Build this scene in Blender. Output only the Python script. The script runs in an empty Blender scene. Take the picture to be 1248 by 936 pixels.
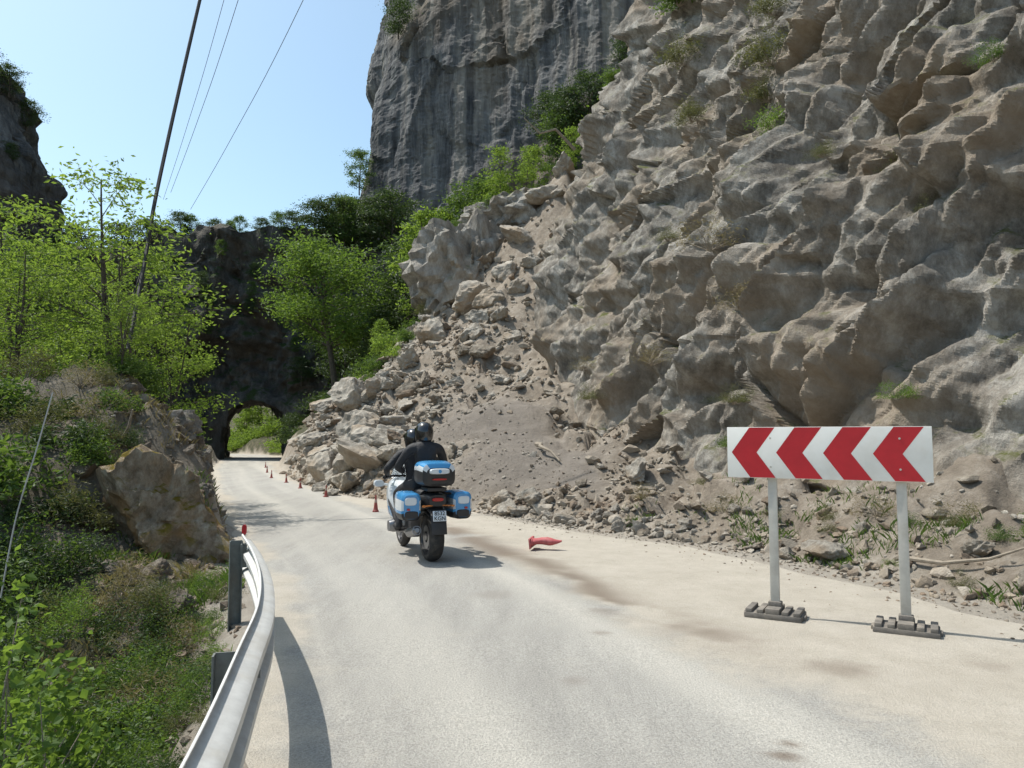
import bpy, math, numpy as np, bmesh
from mathutils import Vector, Matrix, Euler
S=bpy.context.scene
COL=S.collection
rad=math.radians
# ------------------------------------------------------------------ noise
def hh(i,j,k,s):
    n=(i*374761393+j*668265263+k*1274126177+int(s)*974711)&0xffffffff
    n=((n^(n>>13))*1274126177)&0xffffffff
    return n^(n>>16)
def h3(i,j,k,s): return (hh(i,j,k,s)&0xffffff)/16777216.0
def hv(i,j,k,s):
    n=hh(i,j,k,s); return (n&1023)/1024.0,((n>>10)&1023)/1024.0,((n>>20)&1023)/1024.0
def vnoise(P,s):
    I=np.floor(P).astype(np.int64); f=P-I; f=f*f*(3-2*f)
    r=0
    for a in (0,1):
        wa=f[:,0] if a else 1-f[:,0]
        for b in (0,1):
            wb=f[:,1] if b else 1-f[:,1]
            for c in (0,1):
                wc=f[:,2] if c else 1-f[:,2]
                r=r+wa*wb*wc*h3(I[:,0]+a,I[:,1]+b,I[:,2]+c,s)
    return r*2-1
def fbm(P,o=4,s=0,g=.5):
    r=0;a=1
    for i in range(o):
        r=r+a*vnoise(P*(2.03**i)+i*17.3,s+i); a*=g
    return r
def facet(P,s,tilt=.9,k=30.0,groove=.14):
    # softly blended random planes, one per cell: fractured rock faces
    I=np.floor(P).astype(np.int64); n=len(P); W=np.zeros(n)+1e-12; A=np.zeros(n); f1=np.full(n,9.);f2=np.full(n,9.)
    for dx in (-1,0,1):
        for dy in (-1,0,1):
            for dz in (-1,0,1):
                a,b,c=I[:,0]+dx,I[:,1]+dy,I[:,2]+dz
                j=hv(a,b,c,s); x=P[:,0]-a-j[0]; y=P[:,1]-b-j[1]; z=P[:,2]-c-j[2]
                d=x*x+y*y+z*z; t=hv(a,b,c,s+5)
                m=d<f1; f2=np.where(m,f1,np.minimum(f2,d)); f1=np.where(m,d,f1)
                w=np.exp(-k*d)+1e-14; v=(((t[0]*7.13+t[1]*3.7)%1)-.5)+tilt*2*((t[0]-.5)*x+(t[1]-.5)*y+(t[2]-.5)*z)
                W+=w; A+=w*v
    g=np.sqrt(f2)-np.sqrt(f1)
    return A/W-groove*np.exp(-(g/.06)**2)
def saws(P,sets,seed,blk=2.4,bamp=1.1,wob=.07):
    # jointed / bedded rock: asymmetric triangle waves along fracture-set normals, broken into blocks
    r=np.zeros(len(P)); off=facet(P/blk,seed,tilt=.12,k=60,groove=0)
    wv=fbm(P/(blk*1.6),2,seed+40)
    for i,(n,lam,amp,asy) in enumerate(sets):
        n=np.array(n,float); n/=np.linalg.norm(n)
        t=(P@n)/lam+bamp*off*(1+.37*i)+wob*wv*(1 if i%2 else -1)*1.3
        c=np.floor(t); f=t-c; am=.45+1.1*h3(c.astype(np.int64),np.zeros(len(P),np.int64),np.zeros(len(P),np.int64),seed+i*9)
        r+=amp*(np.where(f<asy,f/asy,(1-f)/(1-asy))*am-.5)
    return r
def sst(a,b,x):
    t=np.clip((x-a)/(b-a),0,1); return t*t*(3-2*t)
# ------------------------------------------------------------------ mesh helpers
def qmesh(name,V,Q,smooth=False):
    me=bpy.data.meshes.new(name)
    V=np.asarray(V,np.float32); Q=np.asarray(Q,np.int32); k=Q.shape[1]
    me.vertices.add(len(V)); me.vertices.foreach_set('co',V.ravel())
    me.loops.add(Q.size); me.loops.foreach_set('vertex_index',Q.ravel())
    me.polygons.add(len(Q)); me.polygons.foreach_set('loop_start',np.arange(len(Q),dtype=np.int32)*k)
    try: me.polygons.foreach_set('loop_total',np.full(len(Q),k,np.int32))
    except Exception: pass
    me.update(calc_edges=True); me.validate()
    me.polygons.foreach_set('use_smooth',np.full(len(me.polygons),smooth))
    return me
def gridq(nu,nv):
    i=np.arange(nu-1)[:,None]; j=np.arange(nv-1)[None,:]
    a=i*nv+j
    return np.stack([a,a+nv,a+nv+1,a+1],-1).reshape(-1,4)
def setcol(me,C,name='Col'):
    a=me.color_attributes.new(name,'FLOAT_COLOR','POINT')
    D=np.ones((len(me.vertices),4),np.float32); D[:,:C.shape[1]]=C
    a.data.foreach_set('color',D.ravel())
def add(name,me,mats=(),parent=None,label=None,category=None,group=None,kind=None,loc=None,rot=None,scale=None):
    if me is not None and hasattr(me,'materials') and len(me.materials)==0:
        for m in (mats if isinstance(mats,(list,tuple)) else [mats]): me.materials.append(m)
    o=bpy.data.objects.new(name,me); COL.objects.link(o)
    if parent is not None: o.parent=parent
    if label: o['label']=label
    if category: o['category']=category
    if group: o['group']=group
    if kind: o['kind']=kind
    if loc is not None: o.location=loc
    if rot is not None: o.rotation_euler=rot
    if scale is not None: o.scale=scale if hasattr(scale,'__len__') else (scale,)*3
    return o
class G:
    def __init__(s): s.V=[];s.F=[];s.M=[]
    def put(s,V,F,m=0):
        b=len(s.V); s.V+= [tuple(v) for v in V]; s.F+=[tuple(b+i for i in f) for f in F]; s.M+=[m]*len(F); return s
    def loft(s,secs,n=24,m=0,axis='y'):
        V=[];F=[]
        for (y,cx,cz,hw,hh_,p) in secs:
            for i in range(n):
                a=2*math.pi*i/n+math.pi/n; c=math.cos(a);d=math.sin(a)
                x=cx+hw*math.copysign(abs(c)**(2/p),c); z=cz+hh_*math.copysign(abs(d)**(2/p),d)
                V.append((x,y,z) if axis=='y' else ((y,x,z) if axis=='x' else (x,z,y)))
        k=len(secs)
        for j in range(k-1):
            for i in range(n):
                F.append((j*n+i,j*n+(i+1)%n,(j+1)*n+(i+1)%n,(j+1)*n+i))
        F.append(tuple(range(n))[::-1]); F.append(tuple((k-1)*n+i for i in range(n)))
        return s.put(V,F,m)
    def box(s,c,d,bev=.01,m=0,rot=None):
        bm=bmesh.new(); bmesh.ops.create_cube(bm,size=1)
        for v in bm.verts: v.co=Vector((v.co.x*d[0],v.co.y*d[1],v.co.z*d[2]))
        if bev: bmesh.ops.bevel(bm,geom=bm.edges[:],offset=bev,segments=2,affect='EDGES',profile=.6)
        R_=Euler(rot).to_matrix() if rot else Matrix.Identity(3)
        V=[R_@v.co+Vector(c) for v in bm.verts]; F=[[v.index for v in f.verts] for f in bm.faces]
        bm.free(); return s.put(V,F,m)
    def tube(s,pts,rr,n=8,m=0):
        pts=[Vector(p) for p in pts]
        if not hasattr(rr,'__len__'): rr=[rr]*len(pts)
        V=[];F=[];up=Vector((.13,.31,.94))
        for i,p in enumerate(pts):
            t=(pts[min(i+1,len(pts)-1)]-pts[max(i-1,0)]).normalized()
            a=t.cross(up)
            if a.length<.05: a=t.cross(Vector((1,0,0)))
            a.normalize(); b=t.cross(a).normalized()
            for k in range(n):
                w=2*math.pi*k/n; V.append(p+(a*math.cos(w)+b*math.sin(w))*rr[i])
        for i in range(len(pts)-1):
            for k in range(n): F.append((i*n+k,i*n+(k+1)%n,(i+1)*n+(k+1)%n,(i+1)*n+k))
        F.append(tuple(range(n))[::-1]);F.append(tuple((len(pts)-1)*n+k for k in range(n)))
        return s.put(V,F,m)
    def lathe(s,prof,c=(0,0,0),ax='z',n=32,m=0):
        V=[];F=[];k=len(prof)
        for i in range(n):
            a=2*math.pi*i/n
            for (r,h) in prof:
                x,y=r*math.cos(a),r*math.sin(a)
                v=(x,y,h) if ax=='z' else ((h,x,y) if ax=='x' else (x,h,y))
                V.append((v[0]+c[0],v[1]+c[1],v[2]+c[2]))
        for i in range(n):
            for j in range(k-1):
                F.append((i*k+j,((i+1)%n)*k+j,((i+1)%n)*k+j+1,i*k+j+1))
        return s.put(V,F,m)
    def mesh(s,name,smooth=True,fix=True):
        me=bpy.data.meshes.new(name); me.from_pydata(s.V,[],s.F)
        me.polygons.foreach_set('material_index',s.M); 
        if fix:
            bm=bmesh.new(); bm.from_mesh(me); bmesh.ops.recalc_face_normals(bm,faces=bm.faces[:]); bm.to_mesh(me); bm.free()
        me.polygons.foreach_set('use_smooth',[smooth]*len(me.polygons))
        if smooth:
            try: me.set_sharp_from_angle(angle=rad(38))
            except Exception: pass
        me.update(); return me
# ------------------------------------------------------------------ materials
def newmat(name):
    m=bpy.data.materials.new(name); m.use_nodes=True; nt=m.node_tree
    return m,nt,nt.nodes['Principled BSDF']
def N(nt,t,**k):
    n=nt.nodes.new(t)
    for a,b in k.items():
        if a in n.inputs.keys(): n.inputs[a].default_value=b
        else: setattr(n,a,b)
    return n
def ramp(nt,fac,stops):
    r=nt.nodes.new('ShaderNodeValToRGB'); e=r.color_ramp.elements
    while len(e)<len(stops): e.new(.5)
    for i,(p,c) in enumerate(stops):
        e[i].position=p; e[i].color=tuple(c)+(1,) if hasattr(c,'__len__') else (c,c,c,1)
    nt.links.new(fac,r.inputs[0]); return r.outputs[0]
def mix(nt,f,a,b,mode='MIX'):
    n=nt.nodes.new('ShaderNodeMix'); n.data_type='RGBA'; n.blend_type=mode
    for idx,v in ((0,f),(6,a),(7,b)):
        if isinstance(v,bpy.types.NodeSocket): nt.links.new(v,n.inputs[idx])
        else: n.inputs[idx].default_value=(tuple(v)+(1,) if hasattr(v,'__len__') else v)
    return n.outputs[2]
def noise(nt,sc,det=6,ro=.6,vec=None,dist=0):
    n=N(nt,'ShaderNodeTexNoise',Scale=sc,Detail=det,Roughness=ro,Distortion=dist)
    if vec is not None: nt.links.new(vec,n.inputs['Vector'])
    return n.outputs['Fac']
def coords(nt,scale=(1,1,1),rot=(0,0,0)):
    t=nt.nodes.new('ShaderNodeTexCoord'); mp=nt.nodes.new('ShaderNodeMapping')
    mp.inputs['Scale'].default_value=scale; mp.inputs['Rotation'].default_value=rot
    nt.links.new(t.outputs['Object'],mp.inputs[0]); return mp.outputs[0]
def bump(nt,b,h,dist,st=1):
    n=N(nt,'ShaderNodeBump',Strength=st,Distance=dist); nt.links.new(h,n.inputs['Height'])
    nt.links.new(n.outputs[0],b.inputs['Normal']); return n
def madd(nt,a,b,op='ADD'):
    n=nt.nodes.new('ShaderNodeMath'); n.operation=op
    for i,v in enumerate((a,b)):
        if isinstance(v,bpy.types.NodeSocket): nt.links.new(v,n.inputs[i])
        else: n.inputs[i].default_value=v
    return n.outputs[0]
def rockmat(name,dark,mid,light,warm,sc=1.0,bd=.12,streak=None,moss=None,stain=None,ml=(.4,.85,.52,.62),ws=.25,wr=(.45,.62),bs=3.5,cr=(.36,.64)):
    m,nt,b=newmat(name); b.inputs['Roughness'].default_value=.92; b.inputs['Specular IOR Level'].default_value=.25
    v=coords(nt); vs=coords(nt,streak) if streak else coords(nt,(1.3,1.3,.75),(.5,.3,0))
    n1=noise(nt,1.3*sc,6,.78,vs); n2=noise(nt,ws*sc,3,.6,v)
    c=ramp(nt,n1,[(cr[0],dark),(.5,mid),(cr[1],light)])
    c=mix(nt,ramp(nt,n2,[(wr[0],0),(wr[1],1)]),c,mix(nt,.65,c,warm))
    if stain:
        c=mix(nt,ramp(nt,noise(nt,.28,4,.6,coords(nt,(1.6,1.6,.08))),[(.50,0),(.62,.8)]),c,stain)
    if moss:
        g=nt.nodes.new('ShaderNodeNewGeometry'); sx=nt.nodes.new('ShaderNodeSeparateXYZ'); nt.links.new(g.outputs['Normal'],sx.inputs[0])
        f=madd(nt,ramp(nt,sx.outputs[2],[(ml[0],0),(ml[1],1)]),ramp(nt,noise(nt,1.3*sc,4,.7,v),[(ml[2],0),(ml[3],1)]),'MULTIPLY')
        c=mix(nt,f,c,moss)
    nt.links.new(c,b.inputs['Base Color'])
    bump(nt,b,noise(nt,bs*sc,6,.82,vs),bd,1); return m
def leafmat(name,c1,c2,tr=.4,sc=1.2,rough=.6,gam=.68):
    m,nt,b=newmat(name); v=coords(nt)
    c=ramp(nt,noise(nt,sc*3,3,.7,v),[(.35,c1),(.68,c2)])
    nt.links.new(c,b.inputs['Base Color']); b.inputs['Roughness'].default_value=rough
    t=nt.nodes.new('ShaderNodeBsdfTranslucent'); c2_=mix(nt,1.0,c,(.93,1.0,.35),'MULTIPLY')
    gm=nt.nodes.new('ShaderNodeGamma'); gm.inputs[1].default_value=gam; nt.links.new(c2_,gm.inputs[0])
    nt.links.new(gm.outputs[0],t.inputs[0])
    ms=nt.nodes.new('ShaderNodeMixShader'); ms.inputs[0].default_value=tr
    nt.links.new(b.outputs[0],ms.inputs[1]); nt.links.new(t.outputs[0],ms.inputs[2])
    nt.links.new(ms.outputs[0],nt.nodes['Material Output'].inputs[0]); return m
def paint(name,c,r=.5,met=0,var=.15,sc=12,dirt=None,bd=0,coat=0):
    m,nt,b=newmat(name); v=coords(nt)
    n=noise(nt,sc,4,.65,v)
    cc=mix(nt,ramp(nt,n,[(.3,0),(.7,1)]),tuple(x*(1-var) for x in c),tuple(min(1,x*(1+var)) for x in c))
    if dirt: cc=mix(nt,ramp(nt,noise(nt,sc*.35,5,.7,v),[(.48,0),(.75,.7)]),cc,dirt)
    nt.links.new(cc,b.inputs['Base Color'])
    b.inputs['Roughness'].default_value=r
    b.inputs['Metallic'].default_value=met
    if coat: b.inputs['Coat Weight'].default_value=coat
    if bd: bump(nt,b,noise(nt,sc*2,4,.7,v),bd,.8)
    return m
M_near=rockmat('rock_near',(.15,.133,.112),(.30,.275,.238),(.50,.47,.42),(.34,.265,.19),1.0,.10,moss=(.12,.13,.04),bs=6,cr=(.36,.63))
M_bould=rockmat('rock_pale',(.24,.21,.17),(.37,.335,.285),(.52,.48,.41),(.35,.27,.19),1.6,.06)
M_tan=rockmat('rock_tan',(.15,.125,.10),(.25,.215,.17),(.38,.34,.28),(.27,.19,.13),1.6,.06)
M_grey=rockmat('rock_bank',(.11,.098,.08),(.21,.19,.16),(.34,.315,.275),(.23,.17,.12),1.6,.07,moss=(.08,.09,.02))
M_brown=rockmat('rock_orange',(.16,.12,.08),(.30,.235,.165),(.44,.38,.29),(.40,.22,.08),1.9,.07,moss=(.15,.11,.010),ml=(.25,.65,.44,.54),ws=.6,wr=(.47,.62))
M_far=rockmat('rock_far',(.048,.05,.055),(.12,.12,.123),(.24,.236,.226),(.19,.145,.095),.4,.35,streak=(1.3,1.3,.10),moss=(.04,.06,.018),stain=(.30,.275,.24),ws=.12)
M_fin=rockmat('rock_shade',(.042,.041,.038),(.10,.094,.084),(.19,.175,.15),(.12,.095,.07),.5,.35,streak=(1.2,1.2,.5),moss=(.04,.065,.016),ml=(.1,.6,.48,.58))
M_left=rockmat('rock_grey',(.05,.05,.052),(.12,.12,.12),(.23,.225,.215),(.12,.10,.085),.45,.4,streak=(1.2,1.2,.4),moss=(.05,.08,.02))
M_leafY=leafmat('leaf_bright',(.075,.145,.016),(.17,.265,.03),.54,gam=.62)
M_leafG=leafmat('leaf_green',(.036,.085,.014),(.10,.165,.026),.43)
M_leafD=leafmat('leaf_dark',(.020,.044,.012),(.055,.095,.02),.30)
M_leafO=leafmat('leaf_olive',(.06,.07,.025),(.14,.135,.05),.32)
M_dry=leafmat('leaf_dry',(.14,.11,.06),(.26,.20,.11),.3)
M_bark=paint('bark',(.085,.07,.052),.9,0,.4,9,bd=.02)
M_twig=paint('dry_wood',(.27,.23,.18),.9,0,.3,9,bd=.01)
# ------------------------------------------------------------------ terrain definition
yy=[-30,-10,0,3.5,7.7,11.4,17,26.8,43.6,63,75,84,95,120,400]
xl=[0.9,-.2,-.62,-1.28,-2.65,-4.2,-6.7,-10.9,-17.6,-24.8,-28.2,-33,-42,-66,-350]
yr=[-30,-10,0,6.4,9.2,11,13,16,19,20.8,26.8,37.7,50,63,75,84,95,120,400]
xr=[16,9.2,6.7,4.5,3.55,2.8,1.15,-.43,-2.6,-4.3,-7.4,-11.7,-16,-19.4,-23.2,-27.5,-36,-60,-344]
def XL(y): return np.interp(y,yy,xl)
def XR(y): return np.interp(y,yr,xr)
def ZP(y): return -.009*np.asarray(y,float)
ctrl=[(6.4,9,.75),(5.3,10.5,.75),(4.8,11.7,.7),(3.8,15,.55),(1.7,20,1.5),(.7,25,3.1),(-.1,30,6.0),(1.0,34,10.2),(2.8,37,15.0),
(8,5,.7),(10.5,0,.7),(14,-7,.8),(10,12,1.5),(12,20,3),(8,30,6),(10,37,12),(20,20,4),(40,0,5),(30,40,14),
(-.8,22,2.5),(-3.4,26,2.2),(-2.7,29,4.2),(-3.2,22,1.0),(-.5,19,1.15),(1.5,16,.45),(-5,25,1.3),
(-10.2,35,1.3),(-7.4,31,2.6),(-5.6,33,4.5),(-4,35,6.8),(-2.2,36,9.0),(0,37.5,12.6),
(-11.5,48,3.8),(-14,57,4),(-6,43,6),(-9,40,3.5),(-5,52,9),(0,50,14),(5,50,19),(-10,66,8),(0,80,20),(20,60,30),(-16,64,5),
(-1.3,2,-.25),(-2.2,2.5,-1.1),(-4,3,-2.0),(-2.0,4,-.35),(-3.0,4.6,-.9),(-3.9,5.6,-1.1),(-6,5,-2.0),(-3.2,6.4,-.55),(-3.6,7.4,-.25),(-5.5,7.6,-.5),(-4.5,8.8,.0),(-.9,0,-.3),(-2.5,-.5,-1.6),(-2,-8,-1),
(-6.4,12,2.25),(-5.5,13.5,1.3),(-5.3,11.5,1.1),(-5.4,10.3,.9),(-7.4,15,2.0),(-8.6,18,1.5),(-9,12,2.0),(-8,9,1.0),(-6.7,9.2,.9),(-10,8,.3),(-14,12,.3),(-20,10,-3),(-30,15,-5),(-12,20,1.2),
(-18,35,.8),(-25,30,0),(-14,28,.4),(-23,48,1.0),(-40,50,8),(-60,60,16),(-32,62,6),(-12,2,-4),
(-60,20,8),(-110,100,30),(-90,150,30),(-100,0,20),(0,-60,4),(60,-60,20),(-60,-60,0),(80,60,40),(-28,105,6),(-20,100,6),(0,150,60),(-31.5,75,.5),(-40,85,3),(-21,75,.5),(-24,85,1),(-29,92,2),
(-300,300,90),(300,300,120),(300,-300,60),(-300,-300,60),(0,600,90),(600,0,120),(-600,0,120),(0,-600,60)]
for a,b in zip(yr,xr): ctrl.append((b,a,-.009*a))
for a,b in zip(yy,xl):
    if a!=0 and a!=3.5: ctrl.append((b,a,-.009*a))
ctrl=np.array(ctrl,float)
_n=len(ctrl); _D=np.hypot(ctrl[:,None,0]-ctrl[None,:,0],ctrl[:,None,1]-ctrl[None,:,1])
_A=np.zeros((_n+3,_n+3)); _A[:_n,:_n]=_D; _A[:_n,_n]=1; _A[:_n,_n+1:]=ctrl[:,:2]; _A[_n:,:_n]=_A[:_n,_n:].T
_W=np.linalg.lstsq(_A,np.r_[ctrl[:,2],0,0,0],rcond=None)[0]
def RB(x,y):
    out=np.zeros(len(x))
    for a in range(0,len(x),40000):
        X=x[a:a+40000];Y=y[a:a+40000]
        out[a:a+40000]=np.hypot(X[:,None]-ctrl[None,:,0],Y[:,None]-ctrl[None,:,1])@_W[:_n]+_W[_n]+_W[_n+1]*X+_W[_n+2]*Y
    return out
def fanmask(x,y):
    xf=np.interp(y,[15,18,22,27,31,35],[1.3,.5,-.8,-1.7,-2.0,-.8]); wd=np.interp(y,[15,18,22,27,31,35],[.8,1.5,1.9,1.0,.7,.5])
    e=.7*vnoise(np.stack([x*.9,y*.9,0*x],1),71)
    return np.clip(np.exp(-((x-xf+e)/wd)**4)*sst(14.5,16.5,y)*(1-sst(23,28,y)),0,1)
def Hf(x,y,full=False):
    x=np.asarray(x,float);y=np.asarray(y,float)
    dr=x-XR(y); dl=XL(y)-x
    d=np.maximum(dr,dl)
    m=np.where(dr>dl,sst(0,1.0,dr),sst(0,.55,dl))
    P=np.stack([x,y,np.zeros_like(x)],1); q=1-.75*fanmask(x,y)
    nz=.32*fbm(P/3.0,4,5)*sst(.3,4,d)+.13*fbm(P/.6,3,9)*sst(.1,1.2,d)*q
    nz=nz+.45*facet(P/1.3,40,k=25)*sst(.3,2.0,d)*q*(np.hypot(x,y)<70)
    far=np.clip((np.hypot(x,y)-80)/100,0,1)
    z=ZP(y)+m*(RB(x,y)-ZP(y))+nz+far*6*fbm(P/30,4,3)*m
    return (z,dr,dl) if full else z
def H1(x,y): return float(Hf(np.array([x]),np.array([y]))[0])
ang=np.concatenate([np.linspace(-180,-52,40,endpoint=False),np.linspace(-52,52,560,endpoint=False),np.linspace(52,180,41)])
rr=np.exp(np.linspace(math.log(.3),math.log(900),520))
A_,R_=np.meshgrid(np.radians(ang),rr,indexing='ij')
TX=(np.sin(A_)*R_).ravel(); TY=(np.cos(A_)*R_).ravel()
TZ,dr,dl=Hf(TX,TY,True)
me=qmesh('ground',np.stack([TX,TY,TZ],1),gridq(len(ang),len(rr))[:,::-1],True)
P=np.stack([TX,TY,TZ],1)
scree=np.maximum(sst(.05,.75,dr+.35*fbm(P*1.6,3,3)),sst(.1,.6,dl+.2*vnoise(P*2,5))); veg=np.clip(sst(.1,1.2,dl+.4*vnoise(P*1.3,4))*(.35+.65*sst(-.35,.25,vnoise(P*.9,6))),0,1)
behind=sst(0,3,TY-(37+.3*(TX+3)))*(dr>1); veg=np.maximum(veg,behind); veg=np.maximum(veg,(TY>74)*(np.maximum(dr,dl)>.3))
setcol(me,np.stack([scree,veg,fanmask(TX,TY)],1))
m,nt,b=newmat('earth_and_scree'); b.inputs['Roughness'].default_value=.95
at=N(nt,'ShaderNodeAttribute'); at.attribute_name='Col'; sp=nt.nodes.new('ShaderNodeSeparateColor'); nt.links.new(at.outputs['Color'],sp.inputs[0])
v=coords(nt)
n0=noise(nt,2.3,7,.78,v)
scr=ramp(nt,n0,[(.3,(.15,.12,.09)),(.5,(.27,.225,.175)),(.7,(.42,.37,.31))])
fin=ramp(nt,n0,[(.3,(.15,.128,.105)),(.7,(.255,.223,.19))])
grn=ramp(nt,n0,[(.3,(.025,.033,.013)),(.5,(.065,.065,.03)),(.7,(.17,.13,.09))])
soil=ramp(nt,n0,[(.3,(.34,.295,.24)),(.7,(.48,.435,.37))])
c=mix(nt,sp.outputs[0],soil,scr); c=mix(nt,sp.outputs[2],c,fin); c=mix(nt,sp.outputs[1],c,grn)
nt.links.new(c,b.inputs['Base Color'])
bump(nt,b,noise(nt,7,7,.82,v),.08,1)
add('ground',me,m,label='dusty earth, scree slope and grassy bank beside the mountain road',category='ground',kind='structure')
# ------------------------------------------------------------------ road
ys=np.concatenate([np.linspace(-25,1,40,endpoint=False),np.exp(np.linspace(math.log(1),math.log(120),480))])
lat=np.linspace(0,1,140)
Yg,Lg=np.meshgrid(ys,lat,indexing='ij'); Yg=Yg.ravel();Lg=Lg.ravel()
xa=XL(Yg)+.06+.10*fbm(np.stack([Yg*1.2,Yg*0,Yg*0],1),3,21); xb=XR(Yg)-.20+.18*fbm(np.stack([Yg*.9,Yg*0+9,Yg*0],1),3,22)
Xg=xa+(xb-xa)*Lg; P=np.stack([Xg,Yg,0*Xg],1)
me=qmesh('road',np.stack([Xg,Yg,ZP(Yg)+.006],1),gridq(len(ys),len(lat))[:,::-1],True)
XA=np.interp(Yg,[-10,0,3.5,5.8,12.5,16,21,30,63,140],[5,2.9,1.9,1.3,-1.0,-2.6,-5.2,-9.3,-21,-45])
wob=.35*fbm(P*.9,4,31)
dust_=sst(-.35,.6,Xg-XA+wob)
dust_=np.maximum(dust_,1-sst(.1,.55,Xg-xa+.2*fbm(P*2,3,32)))
sx=Xg-(XA+.30+.25*fbm(P*.7,3,33)); st=np.exp(-(sx/.32)**2)*sst(5.2,6.4,Yg)*(1-sst(13,15.5,Yg))*sst(-.75,-.05,fbm(P*1.7,3,35)+.15)
for (px,py,r,a) in [(2.25,5.15,.22,.6),(1.35,3.75,.06,1.0),(1.42,3.9,.05,1.0),(1.6,6.4,.10,.5),(.4,4.9,.08,.4),(3.3,5.2,.14,.4),(-.2,7.6,.2,.3),(.72,6.1,.07,.6)]:
    st=np.maximum(st,a*np.exp(-(((Xg-px)**2+((Yg-py)*1.1)**2)/r**2)**1.5*(1+.8*vnoise(P*9,2))))
rel=Xg-XL(Yg)
trk=np.exp(-((rel-1.35)/.33)**2)+np.exp(-((rel-2.9)/.36)**2)+.7*np.exp(-((rel-.55)/.05)**2)*sst(-.2,.3,fbm(P*1.5,3,51)+.1)
setcol(me,np.stack([np.clip(dust_,0,1),np.clip(st,0,1),np.clip(trk*.6+.4*fbm(np.stack([rel*3,Yg*.12,0*Yg],1),3,8),0,1)],1))
m,nt,b=newmat('dusty_asphalt'); b.inputs['Roughness'].default_value=.88; b.inputs['Specular IOR Level'].default_value=.3
at=N(nt,'ShaderNodeAttribute'); at.attribute_name='Col'; sp=nt.nodes.new('ShaderNodeSeparateColor'); nt.links.new(at.outputs['Color'],sp.inputs[0])
v=coords(nt); vs=coords(nt,(2.2,.35,1),(0,0,rad(-22)))
asp=ramp(nt,noise(nt,1.1,7,.76,vs),[(.3,(.30,.288,.264)),(.7,(.405,.39,.355))])
asp=mix(nt,sp.outputs[2],asp,(.47,.448,.40))
nf=noise(nt,80,3,.8,v)
asp=mix(nt,.7,asp,ramp(nt,nf,[(.3,.24),(.7,.76)]),'OVERLAY')
n5=noise(nt,2.2,8,.78,v)
du=ramp(nt,n5,[(.3,(.38,.34,.28)),(.7,(.49,.45,.385))])
du=mix(nt,.4,du,ramp(nt,nf,[(.3,.28),(.7,.72)]),'OVERLAY')
df=ramp(nt,madd(nt,sp.outputs[0],madd(nt,madd(nt,n5,-.5),2.0,'MULTIPLY')),[(.15,0),(.85,1)])
c=mix(nt,df,asp,du); c=mix(nt,madd(nt,sp.outputs[1],.8,'MULTIPLY'),c,(.17,.13,.097))
nt.links.new(c,b.inputs['Base Color'])
bump(nt,b,madd(nt,nf,madd(nt,n5,1.5,'MULTIPLY')),.013,1)
add('road',me,m,label='pale dusty asphalt mountain road leading to a rock tunnel',category='road',kind='structure')
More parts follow.
